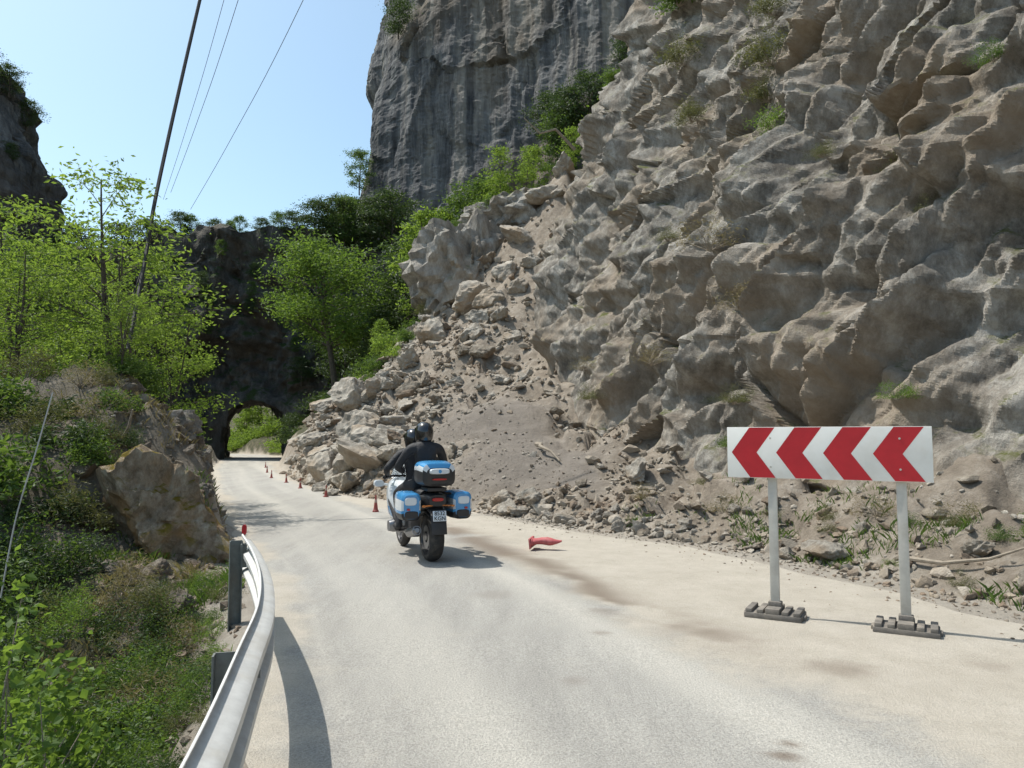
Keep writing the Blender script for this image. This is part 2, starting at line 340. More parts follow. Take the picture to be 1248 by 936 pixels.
# ------------------------------------------------------------------ cliffs
def resamp(base,k,dmin):
    B=np.array(base,float); n=len(B); T=np.linspace(0,n-1,3000); i=np.clip(T.astype(int),0,n-2); f=(T-i)[:,None]
    p0=B[np.clip(i-1,0,n-1)];p1=B[i];p2=B[i+1];p3=B[np.clip(i+2,0,n-1)]
    C=.5*((2*p1)+(-p0+p2)*f+(2*p0-5*p1+4*p2-p3)*f**2+(-p0+3*p1-3*p2+p3)*f**3)
    ds=np.r_[0,np.linalg.norm(np.diff(C[:,:2],axis=0),axis=1)]
    D=np.maximum(np.hypot(C[:,0],C[:,1]),dmin)
    w=np.cumsum(ds/(k*D)); nn=int(w[-1]); t=np.linspace(0,w[-1],nn)
    return np.stack([np.interp(t,w,C[:,q]) for q in range(C.shape[1])],1)
def cliff(name,base,k,dmin,nv,scales,elong,mat,label,ex=1.3,rough=0.0,back=8,sm=25,big=.8,smooth=True,warp=.3,foot=0,joints=None,blk=2.4,bamp=1.1):
    C=resamp(base,k,dmin); nu=len(C)
    T=np.gradient(C[:,:2],axis=0); T/=np.linalg.norm(T,axis=1)[:,None]
    In=np.stack([T[:,1],-T[:,0]],1)
    kk=np.exp(-np.linspace(-2,2,sm*2+1)**2); kk/=kk.sum()
    In=np.stack([np.convolve(np.pad(In[:,q],sm,'edge'),kk,'valid') for q in (0,1)],1); In/=np.linalg.norm(In,axis=1)[:,None]
    t=np.linspace(0,1,nv); hv_=(np.exp(ex*t)-1)/(math.exp(ex)-1)
    nb=14; tb=np.linspace(0,1,nb+1)[1:]
    h_=np.r_[hv_,np.ones(nb)]; bk=np.r_[np.zeros(nv),tb*back]
    Hh=C[:,3][:,None]; Ln=C[:,4][:,None]
    z=C[:,2][:,None]-1.5+(Hh+1.5)*h_[None]
    inn=Ln*(z-C[:,2][:,None])+bk[None]
    X=C[:,0][:,None]+In[:,0][:,None]*inn; Y=C[:,1][:,None]+In[:,1][:,None]*inn
    zrel=(z-C[:,2][:,None]).ravel()
    z=z+.15*bk[None]
    P=np.stack([X.ravel(),Y.ravel(),z.ravel()],1)
    e=np.array(elong[:3],float); e/=np.linalg.norm(e); st=elong[3]
    Q=P-np.outer(P@e,e)*(1-1/st)
    if warp: Q=Q+warp*scales[1][0]*np.stack([fbm(P/(scales[1][0]*1.1)+q*9,2,60+q) for q in range(3)],1)
    d=np.zeros(len(P))
    for i,sc_ in enumerate(scales): d+=sc_[1]*facet(Q/sc_[0],100+i*20,k=(sc_[2] if len(sc_)>2 else 30.))
    d+=scales[0][1]*big*fbm(P/(scales[0][0]*2.2),3,77)
    if joints: d+=saws(P,joints,500,blk,bamp)
    if rough: d+=rough*fbm(P/.35,2,87)
    if foot: d=np.where(d>0,d*(.2+.8*sst(.3,foot,zrel)),d*(.4+.6*sst(0,foot,zrel)))
    o=np.stack([-np.repeat(In[:,0],len(h_)),-np.repeat(In[:,1],len(h_)),np.full(len(P),.2)],1)
    P2=P+o*d[:,None]
    me=qmesh(name,P2,gridq(nu,len(h_)),smooth)
    add(name,me,mat,label=label,category='cliff',kind='structure')
    return P2,o
J1=[((-.35,.75,.55),2.7,.62,.74),((-.30,.80,.45),1.05,.26,.72),((.15,.55,-.80),1.9,.40,.68),((.3,.25,.9),1.5,.24,.35),((-.45,.7,.62),.42,.09,.7),((.1,.7,-.7),.55,.09,.62),((.35,.1,.93),.45,.06,.35),((-.4,.6,.7),.19,.025,.6)]
nearP,nearO=cliff('cliff',[(17,-9,.4,20,.5),(12,-2,.5,22,.5),(8.6,4,.6,24,.5),(6.5,8.4,.6,24,.52),(4.9,11.6,.5,24,.52),(3.6,14.9,.3,24,.49),(2.1,20,1.0,24,.44),(1.4,25,2.6,24,.41),(.9,30,5.5,23,.38),(2.3,34,9.6,21,.38),(4.8,38,14,16,.4),(9,42,17,14,.4),(16,44,18,12,.4)],
    .0043,6,470,[(5.5,.95,30),(2.3,.42,40),(.9,.13,40)],(.25,-.5,.83,1.6),M_near,'steep broken limestone cliff rising beside the road',1.5,.025,smooth=False,foot=2.0,big=.8,warp=.0,joints=J1,blk=2.9,bamp=.75)
J2=[((.8,.3,.08),6.5,.6,.7),((.9,-.3,-.05),2.2,.26,.65),((.1,.1,1),9,.3,.3),((.7,.6,.2),1.1,.14,.6),((.05,.2,1),2.6,.12,.4)]
farP,farO=cliff('cliff',[(60,40,20,50,.1),(40,56,20,60,.10),(22,68,18,66,.07),(10,72,14,78,.04),(0,82,10,84,.04),(-11,88,8,84,.06),(-22.0,91,6,76,.16),(-26,99,6,70,.17),(-24,115,6,66,.1)],
    .0048,50,300,[(18,1.9),(7,.35,45)],(.10,0,1,3.0),M_far,'sheer grey limestone cliff towering above the gorge',.5,.10,back=20,sm=12,big=.6,warp=.0,joints=J2,blk=11,smooth=False)
leftP,leftO=cliff('cliff',[(-52,84,6,20,.1),(-44,72,6,24,.12),(-41.8,62,6,27,.09),(-46,55,5,31,.10),(-60,44,4,36,.15),(-82,30,2,40,.2)],
    .006,50,170,[(9,2.0,45),(3.5,.8,45)],(.1,0,1,2.2),M_left,'grey limestone crag rising above the trees',.3,.12,back=14,sm=10,warp=.0,joints=[(a,l*.7,m_*1.2,s_) for a,l,m_,s_ in J2],blk=5,smooth=False)
# ------------------------------------------------------------------ tunnel spur
ax,ay=-22.0,63.0
nt_=280; t=np.linspace(0,1,nt_)
def polyl(pts,t):
    pts=np.array(pts,float); d=np.r_[0,np.cumsum(np.linalg.norm(np.diff(pts,axis=0),axis=1))]; d/=d[-1]
    return np.stack([np.interp(t,d,pts[:,0]),np.interp(t,d,pts[:,1])],1)
arc=[(2.85,-1.6),(2.85,2.1)]+[(2.85*math.cos(a),2.1+2.6*math.sin(a)) for a in np.linspace(.1,math.pi-.1,24)]+[(-2.85,2.1),(-2.85,-1.6)]
inner=polyl(arc,t)
outer=polyl([(18,-2),(18,15),(10,18),(5,19.5),(0,19.3),(-9,19.3),(-14,17.5),(-24,15),(-36,14),(-36,-2)],t)
nr=150; w=(np.linspace(0,1,nr)**1.5)[:,None,None]
W=inner[None]*(1-w)+outer[None]*w
X=W[...,0]+ax; Z=W[...,1]
wn=np.linspace(0,1,nr)[:,None]
Y=ay+.10*np.maximum(Z,0)+0*X
P=np.stack([X.ravel(),Y.ravel(),Z.ravel()],1)
d=1.8*facet(P/np.array([6,6,9]),300,k=30)+.5*facet(P/2.4,320)+1.3*fbm(P/9,3,350)+saws(P,[((.8,.2,.3),3.2,.8,.7),((.2,.1,.9),2.4,.4,.35),((.7,0,-.6),1.2,.3,.6),((.3,.1,.8),.8,.15,.4)],520,5,.8)
fade=(.10+.90*sst(0,.25,wn+0*X)).ravel()
P2=P.copy(); P2[:,1]-=d*fade; P2[:,2]+=.9*fbm(P/2.5,3,351)*sst(.9,1,wn+0*X).ravel()
V=[P2]; Q=[gridq(nr,nt_)[:,::-1]]
last=P2[-nt_:]; nb=12; rows=[last]
for i in range(1,nb):
    f=i/(nb-1); q=last.copy(); q[:,1]+=10*f; q[:,2]=np.where(last[:,2]>3,last[:,2]+.8*vnoise(q/2,12),last[:,2]); rows.append(q)
V.append(np.concatenate(rows)); Q.append(gridq(len(rows),nt_)[:,::-1]+len(P2))
dirx,diry=-.31,.95
fr=P2[:nt_]; rows=[]
for i in range(28):
    s_=i/27*11.0; q=np.stack([inner[:,0]*.96+ax+dirx*s_,np.full(nt_,ay+diry*s_),inner[:,1]*.98],1)
    if i==0: q=fr.copy()
    else: q+= (.35*facet(q/1.3,360)+.2*vnoise(q,5))[:,None]*np.stack([-inner[:,0]/3,0*t,-(inner[:,1]-1)/4],1)
    rows.append(q)
V.append(np.concatenate(rows)); Q.append(gridq(28,nt_)+len(P2)+len(V[1]))
me=qmesh('rock_tunnel',np.concatenate(V),np.concatenate(Q),False)
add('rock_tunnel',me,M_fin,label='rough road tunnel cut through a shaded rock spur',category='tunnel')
finP=P2
# ------------------------------------------------------------------ rocks
def rockmesh(name,seed,sub=4,planes=16,flat=(1,1,1),rough=.05,lo=.5):
    r=np.random.RandomState(seed)
    bm=bmesh.new(); bmesh.ops.create_icosphere(bm,subdivisions=sub,radius=1)
    V=np.array([v.co[:] for v in bm.verts]); F=np.array([[v.index for v in f.verts] for f in bm.faces]); bm.free()
    n=r.normal(size=(planes,3)); n/=np.linalg.norm(n,axis=1)[:,None]; dd=r.uniform(lo,.95,planes)
    c=V@n.T; q=np.where(c>.05,dd[None]/np.maximum(c,.05),9); q=np.minimum(q.min(1),1.4)
    V=V*q[:,None]
    if sub>2: V=V*(1+rough*.6*fbm(V*2.6+seed,4,seed)[:,None]+ (rough*1.0*facet(V*2.2+seed,seed,k=70))[:,None]+rough*1.1*saws(V*1.5,[((.5,.6,.6),.8,1,.7),((-.6,.5,.5),.55,.6,.6),((.1,-.4,.9),.5,.5,.4)],seed,1.2)[:,None])
    V=V*np.array(flat)
    return V,F
bank=[]
rsd=np.random.RandomState(3)
for i in range(12):
    V,F=rockmesh('boulder',50+i*3,4,9+i%4*2,(1,rsd.uniform(.6,1),rsd.uniform(.45,.85)),.09)
    me=qmesh('boulder',V,F,False); me.materials.append(M_tan if i%3==2 else M_bould); bank.append(me)
def boulder(x,y,s,i=None,z=None,rz=None,sc=(1,1,1),sink=.25,label='pale angular limestone boulder fallen beside the road'):
    i=rsd.randint(len(bank)) if i is None else i
    z=H1(x,y) if z is None else z
    return add('boulder',bank[i%len(bank)],(),label=label,category='boulder',group='boulders of the rockslide',
        loc=(x,y,z+s*.6*(1-sink*2)*sc[2]),rot=(rsd.uniform(-.5,.5),rsd.uniform(-.5,.5),rsd.uniform(0,6.3) if rz is None else rz),scale=(s*sc[0],s*sc[1],s*sc[2]))
for (x,y,s) in [(-5.0,22.6,.65),(-4.2,22.2,.85),(-3.5,21.8,.45),(-5.6,24,.65),(-4.7,24.2,.95),(-3.9,23.6,.6),(-6.3,25.6,.7),(-5.5,26,.9),(-4.4,26.2,.6),
    (-6.9,28,.65),(-7.8,29.6,.6),(-6.6,30.2,.8),(-8.8,32,.6),(-8.4,33.8,.7),(-9.8,34.6,.6),(-10.6,36,.5),(-2.7,20.6,.3),(-5.2,21.4,.3),(-6.0,23.3,.3),(-7.2,26.6,.4)]:
    boulder(x,y,s,rsd.choice([0,1,3,4,6,7,9,10]))
for (x,y,s) in [(-5.0,29.6,.5),(-4.2,31.0,.7),(-3.4,33.0,.8),(-1.0,32.2,.8),(-4.6,33.4,.5),(-2.0,33.8,.9),(-.2,33.8,.8),(.4,35.2,1.0),(1.6,36.4,.9),(2.8,37.2,.8),(.9,33.4,.6),(-.4,30.6,.55),(-2.8,31.6,.5),(-1.9,30.2,.5),(3.6,37.6,.6),(2.2,36.0,.5),(-3.3,28.4,.5),(-4.0,28,.55),(-2.9,35,.7),(-1.2,35.4,.8),(-1.2,28.6,.5),(-.6,27.2,.4),(-2.1,27.4,.35),(.1,29.4,.4),(-1.4,31.4,.6),(.2,32.2,.55)]:
    boulder(x,y,s,sink=.38)
V,F=rockmesh('rock_outcrop',64,5,8,(1.15,.95,1.0),.13,.68); me=qmesh('rock_outcrop',V,F,False); me.materials.append(M_near)
add('rock_outcrop',me,(),label='large blocky limestone outcrop standing above the scree slope',category='outcrop',loc=(-2.1,37.0,9.7),rot=(0,.05,1.7),scale=(2.2,2.2,2.6))
add('rock_outcrop',me,(),label='smaller limestone outcrop with a bush beside the scree',category='outcrop',loc=(.2,38.6,12.9),rot=(.1,-.1,2.9),scale=(1.7,1.5,1.5))
for i in range(200):
    y=rsd.uniform(15,37); x=XR(y)+rsd.uniform(.3,1)*rsd.uniform(.6,9)*(1 if y>19 else .45); s=rsd.uniform(.08,.30)*(1 if y<26 else 1.5)*(1+1.0*(rsd.rand()<.10))
    if fanmask(np.array([x]),np.array([y]))[0]<.35: boulder(x,y,s)
for i in range(34):
    y=rsd.uniform(5.5,16); x=XR(y)+abs(rsd.normal(0,.6))+.35; boulder(x,y,rsd.uniform(.06,.16),sink=.2)
boulder(3.95,9.35,.30,1,sc=(1,1,.9),sink=.1); boulder(4.9,7.0,.22,3); boulder(4.75,6.4,.2,0)
V,F=rockmesh('boulder',83,5,9,(1,.9,.85),.11,.55); me=qmesh('boulder',V,F,False); me.materials.append(M_brown)
add('boulder',me,(),label='mossy orange-brown boulder resting beside the guardrail end',category='boulder',loc=(-4.45,9.7,.42),rot=(.1,.25,1.3),scale=.82)
V,F=rockmesh('boulder',81,5,10,(1.3,.9,.7),.12); me=qmesh('boulder',V,F,False); me.materials.append(M_grey)
for (x,y,z,s,rz) in [(-6.1,12.4,1.65,.6,.3),(-7.2,12.8,1.9,.65,1.5),(-5.5,12.8,1.1,.5,2.4),(-6.7,11.6,1.5,.4,3.4),(-5.75,11.5,.95,.4,4.4),(-5.2,11.8,.6,.35,5.4),(-5.5,10.9,.75,.35,1.4),(-6.3,10.8,1.2,.4,.8),(-5.9,10.2,.8,.35,2.8),(-6.9,13.6,1.9,.5,2.0)]:
    add('boulder',me,(),label='low grey weathered rock on the road bank',category='boulder',group='rocks of the road bank',loc=(x,y,z),rot=(.2,.2,rz),scale=s)
for i in range(60):
    y=rsd.uniform(4.5,14); x=XL(y)-rsd.uniform(.4,2.6); boulder(x,y,rsd.uniform(.05,.22),rsd.choice([2,5,8,11]),label='small angular stone on the earthy bank')
low=[rockmesh('r',200+i,2 if i<3 else 1,9,(1,.85,.65),.03) for i in range(6)]
def rubble(name,XY,size,mat,label):
    Z=Hf(XY[:,0],XY[:,1]); VV=[];FF=[];b=0
    r=np.random.RandomState(9)
    for i in range(len(XY)):
        V,F=low[r.randint(3) if size[i]>.09 else 3+r.randint(3)]
        e=Euler((r.uniform(-.6,.6),r.uniform(-.6,.6),r.uniform(0,6.3))).to_matrix(); e=np.array(e)
        VV.append(V@e.T*size[i]*r.uniform(.7,1.2,3)+np.array([XY[i,0],XY[i,1],Z[i]+size[i]*.25])); FF.append(F+b); b+=len(V)
    me=qmesh(name,np.concatenate(VV),np.concatenate(FF),False)
    add(name,me,mat,label=label,category='rubble',kind='stuff')
r=np.random.RandomState(5)
nR=10500
y1=5+r.beta(1.35,1.35,nR)*32; u_=np.abs(r.normal(0,1,nR)); off=u_*np.interp(y1,[5,12,20,36],[.75,1.1,3.4,7])-.12+.25*(y1<15)*(r.rand(nR))
x1=XR(y1)+off; s1=np.exp(r.normal(-3.15,.6,nR))*np.interp(y1,[5,15,36],[.75,1.0,2.2])*np.where(off<.25,.5,1)
fm=fanmask(x1,y1); k=((fm<.4)|(r.rand(nR)<.4))&((y1>14)|(r.rand(nR)<.55)); s1=np.where(fm>.4,s1*.45,s1)
kk_=np.where(k)[0]
rubble('rubble',np.stack([x1,y1],1)[kk_[::2]],np.clip(s1,.015,.25)[kk_[::2]],M_bould,'loose limestone rubble spilled along the road edge')
rubble('rubble',np.stack([x1,y1],1)[kk_[1::2]],np.clip(s1,.015,.22)[kk_[1::2]],M_tan,'loose brown rubble spilled along the road edge')
y2=2+r.rand(1700)*13; x2=XL(y2)-.1-np.abs(r.normal(0,1.3,1700))
rubble('gravel',np.stack([x2,y2],1),np.exp(r.normal(-3.5,.55,1700)),M_tan,'small stones scattered on the bank by the guardrail')
y3=2.5+r.rand(900)*14; x3=XR(y3)+.1-np.abs(r.normal(0,.6,900))
rubble('gravel',np.stack([x3,y3],1),np.exp(r.normal(-4.5,.45,900)),M_tan,'scattered grit on the dusty lay-by')
# ------------------------------------------------------------------ foliage
def leaves(C,L,r,asp=.42,up=.0):
    n=len(C); d=r.normal(size=(n,3)); d[:,2]=d[:,2]*.6+up; d/=np.linalg.norm(d,axis=1)[:,None]
    a=r.normal(size=(n,3)); a[:,2]*=.5; s=np.cross(d,a); s/=np.linalg.norm(s,axis=1)[:,None]+1e-6
    nn=np.cross(d,s); L=(L*r.uniform(.6,1.3,n))[:,None]
    V=np.stack([C,C+d*L*.45+s*L*asp*.5+nn*L*.08,C+d*L,C+d*L*.45-s*L*asp*.5+nn*L*.08],1).reshape(-1,3)
    return V,np.arange(4*n).reshape(-1,4)
def gen_tree(seed,h,cw,tr,leaf,nl,c0=.3,stems=1,lean=0,droop=.0,spread=.35,nbr=16):
    r=np.random.RandomState(seed); g=G(); tips=[]
    for st in range(stems):
        a0=r.uniform(0,6.3); n=9; pts=[]; le=np.array([lean,0])+ (np.array([math.cos(a0),math.sin(a0)])*.22*h/ max(1,3) if stems>1 else 0)
        hs=h*(1 if st==0 else r.uniform(.65,.95))
        for i in range(n):
            f=i/(n-1); pts.append((le[0]*f**1.3+.03*h*math.sin(3*f+a0)*f,le[1]*f**1.3+.03*h*math.cos(4*f+a0)*f,hs*.93*f-.15*(i==0)))
        rad_=[tr*(1-.85*(i/(n-1)))*(1 if st==0 else .75)+.006 for i in range(n)]; g.tube(pts,rad_,8)
        for b_ in range(nbr//stems+1):
            f=c0+(1-c0)*((b_+r.rand())/(nbr//stems+1)); p=np.array([np.interp(f*(n-1),range(n),[q[k] for q in pts]) for k in range(3)])
            prof=math.sin(math.pi*min(1,max(.12,(f-c0)/(1-c0)*.82+.14)))**.7
            L=cw*.5*prof*r.uniform(.6,1.25); a=b_*2.4+r.uniform(-.5,.5)+st
            el=r.uniform(.15,.7)-droop; d=np.array([math.cos(a)*math.cos(el),math.sin(a)*math.cos(el),math.sin(el)])
            bp=[p+d*L*q+np.array([0,0,-.12*L*q*q]) for q in (0,.33,.66,1)]
            rb=tr*(1-.8*f)*.45+.004; g.tube(bp,[rb,rb*.7,rb*.45,.004],5)
            tips+= [(bp[2],.8),(bp[3],1)]
            for s_ in range(3):
                q=bp[1+s_%2]+(bp[2]-bp[1])*r.rand(); dd=d+r.normal(0,.55,3); dd/=np.linalg.norm(dd); e=q+dd*L*r.uniform(.3,.55)
                g.tube([q,(q+e)/2+np.array([0,0,.02]),e],[rb*.5,rb*.3,.003],4); tips.append((e,.9)); tips.append(((q+e)/2,.5))
        tips.append((np.array(pts[-1]),1))
    T=np.array([q for q,_ in tips]); w=np.array([k for _,k in tips])*r.uniform(.15,1.6,len(tips)); w/=w.sum()
    idx=r.choice(len(T),nl,p=w); sp=spread*cw*.16*r.uniform(.6,1.5,len(T))[idx][:,None]
    C=T[idx]+r.normal(size=(nl,3))*sp*np.array([1,1,.5])
    V,Q=leaves(C,leaf,r,up=-.15)
    return g.mesh('trunk',True,False),(V,Q)
TB={}
def treekind(key,mat,**k):
    tm,(V,Q)=gen_tree(**k); tm.materials.append(M_bark)
    cm=qmesh('crown',V,Q,False); cm.materials.append(mat); TB[key]=(tm,cm)
def tree(key,x,y,z=None,s=1,rz=0,label='leafy green tree on the slope',group=None,name='tree'):
    z=H1(x,y)-.1 if z is None else z
    e=add(name,None,label=label,category='tree',group=group,loc=(x,y,z),rot=(0,0,rz),scale=s)
    tm,cm=TB[key]; add('trunk',tm,(),e); add('crown',cm,(),e); return e
treekind('young',M_leafY,seed=1,h=5.6,cw=3.6,tr=.055,leaf=.12,nl=4300,c0=.28,stems=4,spread=.34,nbr=34)
treekind('young2',M_leafY,seed=2,h=4.8,cw=3.2,tr=.05,leaf=.12,nl=4000,c0=.2,stems=3,spread=.36,nbr=30)
M_leafR=leafmat('leaf_fresh',(.055,.12,.016),(.135,.22,.03),.48,gam=.66)
treekind('round',M_leafR,seed=3,h=11.2,cw=7.4,tr=.24,leaf=.26,nl=12500,c0=.36,spread=.40,nbr=36,lean=-1.3)
treekind('mid',M_leafG,seed=4,h=8,cw=4.8,tr=.12,leaf=.28,nl=5000,c0=.12,spread=.5,nbr=26)
treekind('dark',M_leafD,seed=5,h=7,cw=5.5,tr=.15,leaf=.32,nl=4500,c0=.12,spread=.55,nbr=24)
treekind('slim',M_leafY,seed=6,h=5,cw=1.9,tr=.05,leaf=.19,nl=1600,c0=.2,spread=.6,nbr=18)
treekind('bright',M_leafY,seed=7,h=8,cw=3.4,tr=.10,leaf=.24,nl=3600,c0=.15,spread=.42,nbr=26)
rt=np.random.RandomState(11)
LG='slender bright green tree on the road bank'
for (k,x,y,s,rz) in [('young',-8.1,15,1.0,.3),('young2',-10.6,15.6,1.0,2),('young2',-7.5,16.2,.7,4),('young',-12.8,18,.9,1),('young2',-9.6,18.5,1.0,5),('young2',-8.9,13.2,.55,3),('young2',-12.0,13.5,.7,1.2),('young2',-7.0,13.2,.36,1.9)]:
    tree(k,x,y,None,s,rz,LG,'young trees of the road bank')
for (k,x,y,s,rz) in [('bright',-16,26,.75,0),('bright',-19.5,30,.75,2),('dark',-24,32,1.0,1),('mid',-23.5,40,.9,3),('dark',-29,44,1.2,2),('dark',-31,50,1.3,4),('dark',-34,56,1.3,3),('bright',-13.6,22,.5,5)]:
    tree(k,x,y,None,s,rz,'dense green tree in the gorge','trees of the gorge')
tree('round',-11.4,48,3.2,1.0,.4,'rounded green tree beside the tunnel approach')
for (k,x,y,s,rz) in [('bright',-5.3,42,1.0,1),('dark',-8.6,48,.6,2),('dark',-10,54,.8,1),('dark',-7,50,1.1,2),('dark',-13.6,60,.8,3),('bright',-4.0,45,.85,4),('dark',-11,60,1.0,2),('mid',-1.6,43,.7,1),('bright',-.9,41.4,.65,2),('dark',-6,58,1.2,1),('bright',1.2,42.5,.55,1.2),('mid',-2.9,44,.8,3),('bright',-6.9,38.8,.38,3)]:
    tree(k,x,y,None,s,rz,'leafy tree growing on the steep gorge slope','trees of the gorge slope')
for (k,x,y,z,s,rz) in [('slim',5.4,38.4,15.6,1.0,1),('slim',4.4,38.0,14.8,.7,3),('slim',3.2,38.6,15.2,.6,2),('slim',-.6,38.6,13.4,.75,2.5),('slim',.8,38.8,14.2,.6,.5)]:
    tree(k,x,y,z,s,rz,'slender yellow-green sapling on a rock ledge','saplings on the rock ledges')
def near_on(Pt,x,y,z):
    d=((Pt-np.array([x,y,z]))**2).sum(1); return Pt[d.argmin()]
for (k,x,y,s) in [('bright',-26.2,89,.9),('bright',-30.6,94,1.0),('bright',-28.2,97,1.2),('bright',-33.5,99,1.2),('bright',-37,104,1.2),('bright',-24,80,.6),('bright',-31.5,104,1.4),('bright',-36,99.5,.9),('bright',-34.8,97,.7)]:
    tree(k,x,y,None,s,rt.uniform(0,6),'sunlit green tree beyond the tunnel','trees beyond the tunnel')
for (x,s,k) in [(-36,.7,'dark'),(-33.5,.45,'dark'),(-32,.35,'mid'),(-30.5,.45,'dark'),(-28.8,.35,'mid'),(-27,.3,'dark'),(-25.8,.25,'mid'),(-24.5,.3,'mid'),(-22.3,.35,'dark'),(-21,.35,'mid'),(-20,.45,'dark'),(-18.2,.55,'dark'),(-16.6,.6,'dark'),(-15,.68,'mid'),(-13.2,.8,'dark'),(-11.5,.9,'dark'),(-40,.7,'dark')]:
    zt=np.interp(x+22.3,[-36,-24,-14,-9,0,5,10,18],[14,15,17,19.3,19.3,19.5,18,15])
    for j in range(1+(x>-21)):
        tree(k,x+rt.uniform(-.7,.7),66+j*3.5+rt.uniform(-.5,.5),zt-.4,s*rt.uniform(.8,1.1),rt.uniform(0,6),'scrubby dark tree on top of the rock spur','trees on the rock spur')
for (x,z,s,k) in [(-13.5,8,.9,'dark'),(-16.8,9,.4,'dark'),(-15.2,8,.6,'dark'),(-18.5,12,.25,'mid'),(-25,10,.22,'mid'),(-23,14,.2,'mid'),(-27,7,.35,'dark'),(-18.2,6,.35,'dark'),(-20,9.5,.2,'mid'),(-26.5,14,.25,'dark'),(-21.5,16.5,.22,'dark'),(-24.5,17,.2,'mid'),(-17.5,16,.35,'dark'),(-22,11.5,.2,'dark'),(-19.5,14,.25,'dark'),(-25.5,12.5,.25,'dark')]:
    p=near_on(finP,x,62,z); tree(k,p[0],p[1]-.1,p[2]-.3,s,x,'dark bushy tree clinging to the rock spur','trees on the rock spur')
for (x,y,z,s,k) in [(-24,92,34,.75,'mid'),(-24,92,29,.6,'dark'),(-22,91,27,.8,'dark'),(-15,87,52,.7,'dark'),(3,76,33,.8,'dark'),(6,74,31,1.0,'dark'),(8,72,34,.8,'dark'),(10,70,31,1.0,'dark'),(4,74,28,1.0,'mid'),(12,70,38,.6,'dark')]:
    p=near_on(farP,x,y,z); tree(k,p[0]-.9,p[1]-.6,p[2]-.8,s,rt.uniform(0,6),'dark bushy tree clinging to the cliff','trees on the cliff')
for (x,y,z,s) in [(-44,58,33,.5),(-42.5,61,31,.4),(-47,55,35,.55),(-43.2,64,29,.4),(-41.5,60,25,.22)]:
    p=near_on(leftP,x,y,z); tree('dark',p[0],p[1],p[2]-.5,s,rt.uniform(0,6),'dark bushy tree on top of the crag','trees on the crag')
SB={}
def shrubkind(key,mat,seed,n,leaf,rad_=(1,1,.8),asp=.42,stems=14,kc=22,sp=.17):
    r=np.random.RandomState(seed); k=kc; cc=r.normal(size=(k,3)); cc/=np.linalg.norm(cc,axis=1)[:,None]; cc*=r.uniform(.25,.95,k)[:,None]; cc[:,2]=np.abs(cc[:,2])
    w=r.uniform(.2,1,k); idx=r.choice(k,n,p=w/w.sum()); C=(cc[idx]+r.normal(size=(n,3))*sp)*np.array(rad_); C[:,2]=np.abs(C[:,2])
    V,Q=leaves(C,leaf,r,asp,.15); me=qmesh('shrub',V,Q,False); me.materials.append(mat)
    g=G()
    for i in range(stems):
        e=cc[i%k]*np.array(rad_); g.tube([(0,0,-.1),tuple(e*.5+r.normal(0,.06,3)),tuple(e)],[.018,.012,.004],4)
    sm=g.mesh('stem',True,False); sm.materials.append(M_twig); SB[key]=(me,sm)
shrubkind('bushY',M_leafY,1,1700,.12); shrubkind('bushG',M_leafG,2,1900,.12); shrubkind('bushD',M_leafD,3,1900,.13)
shrubkind('bushO',M_leafO,4,1900,.11,asp=.2); shrubkind('fine',M_leafG,5,3200,.065,kc=34,sp=.14); shrubkind('fineO',M_leafO,6,2600,.10,asp=.14,kc=34,sp=.14); shrubkind('dry',M_dry,7,900,.14,asp=.10,stems=22)
shrubkind('broad',M_leafG,8,620,.12,asp=.65,kc=34,stems=30); shrubkind('fineY',M_leafR,9,2200,.065,kc=30,sp=.12); shrubkind('fineD',M_leafD,10,3000,.07,kc=34,sp=.14)
shrubkind('tall',M_leafR,12,950,.11,rad_=(1,1,2.2),asp=.68,kc=40,stems=36,sp=.10)
def shrub(key,x,y,z=None,s=1,label='leafy green shrub on the bank',group=None,sc=(1,1,1)):
    z=H1(x,y)-.05*s if z is None else z
    a,b_=SB[key]; rz=rt.uniform(0,6.3)
    o=add('shrub',None,label=label,category='shrub',group=group,loc=(x,y,z),rot=(0,0,rz),scale=(s*sc[0],s*sc[1],s*sc[2]))
    add('foliage',a,(),o); add('stem',b_,(),o); return o
gl='shrubs of the near bank'
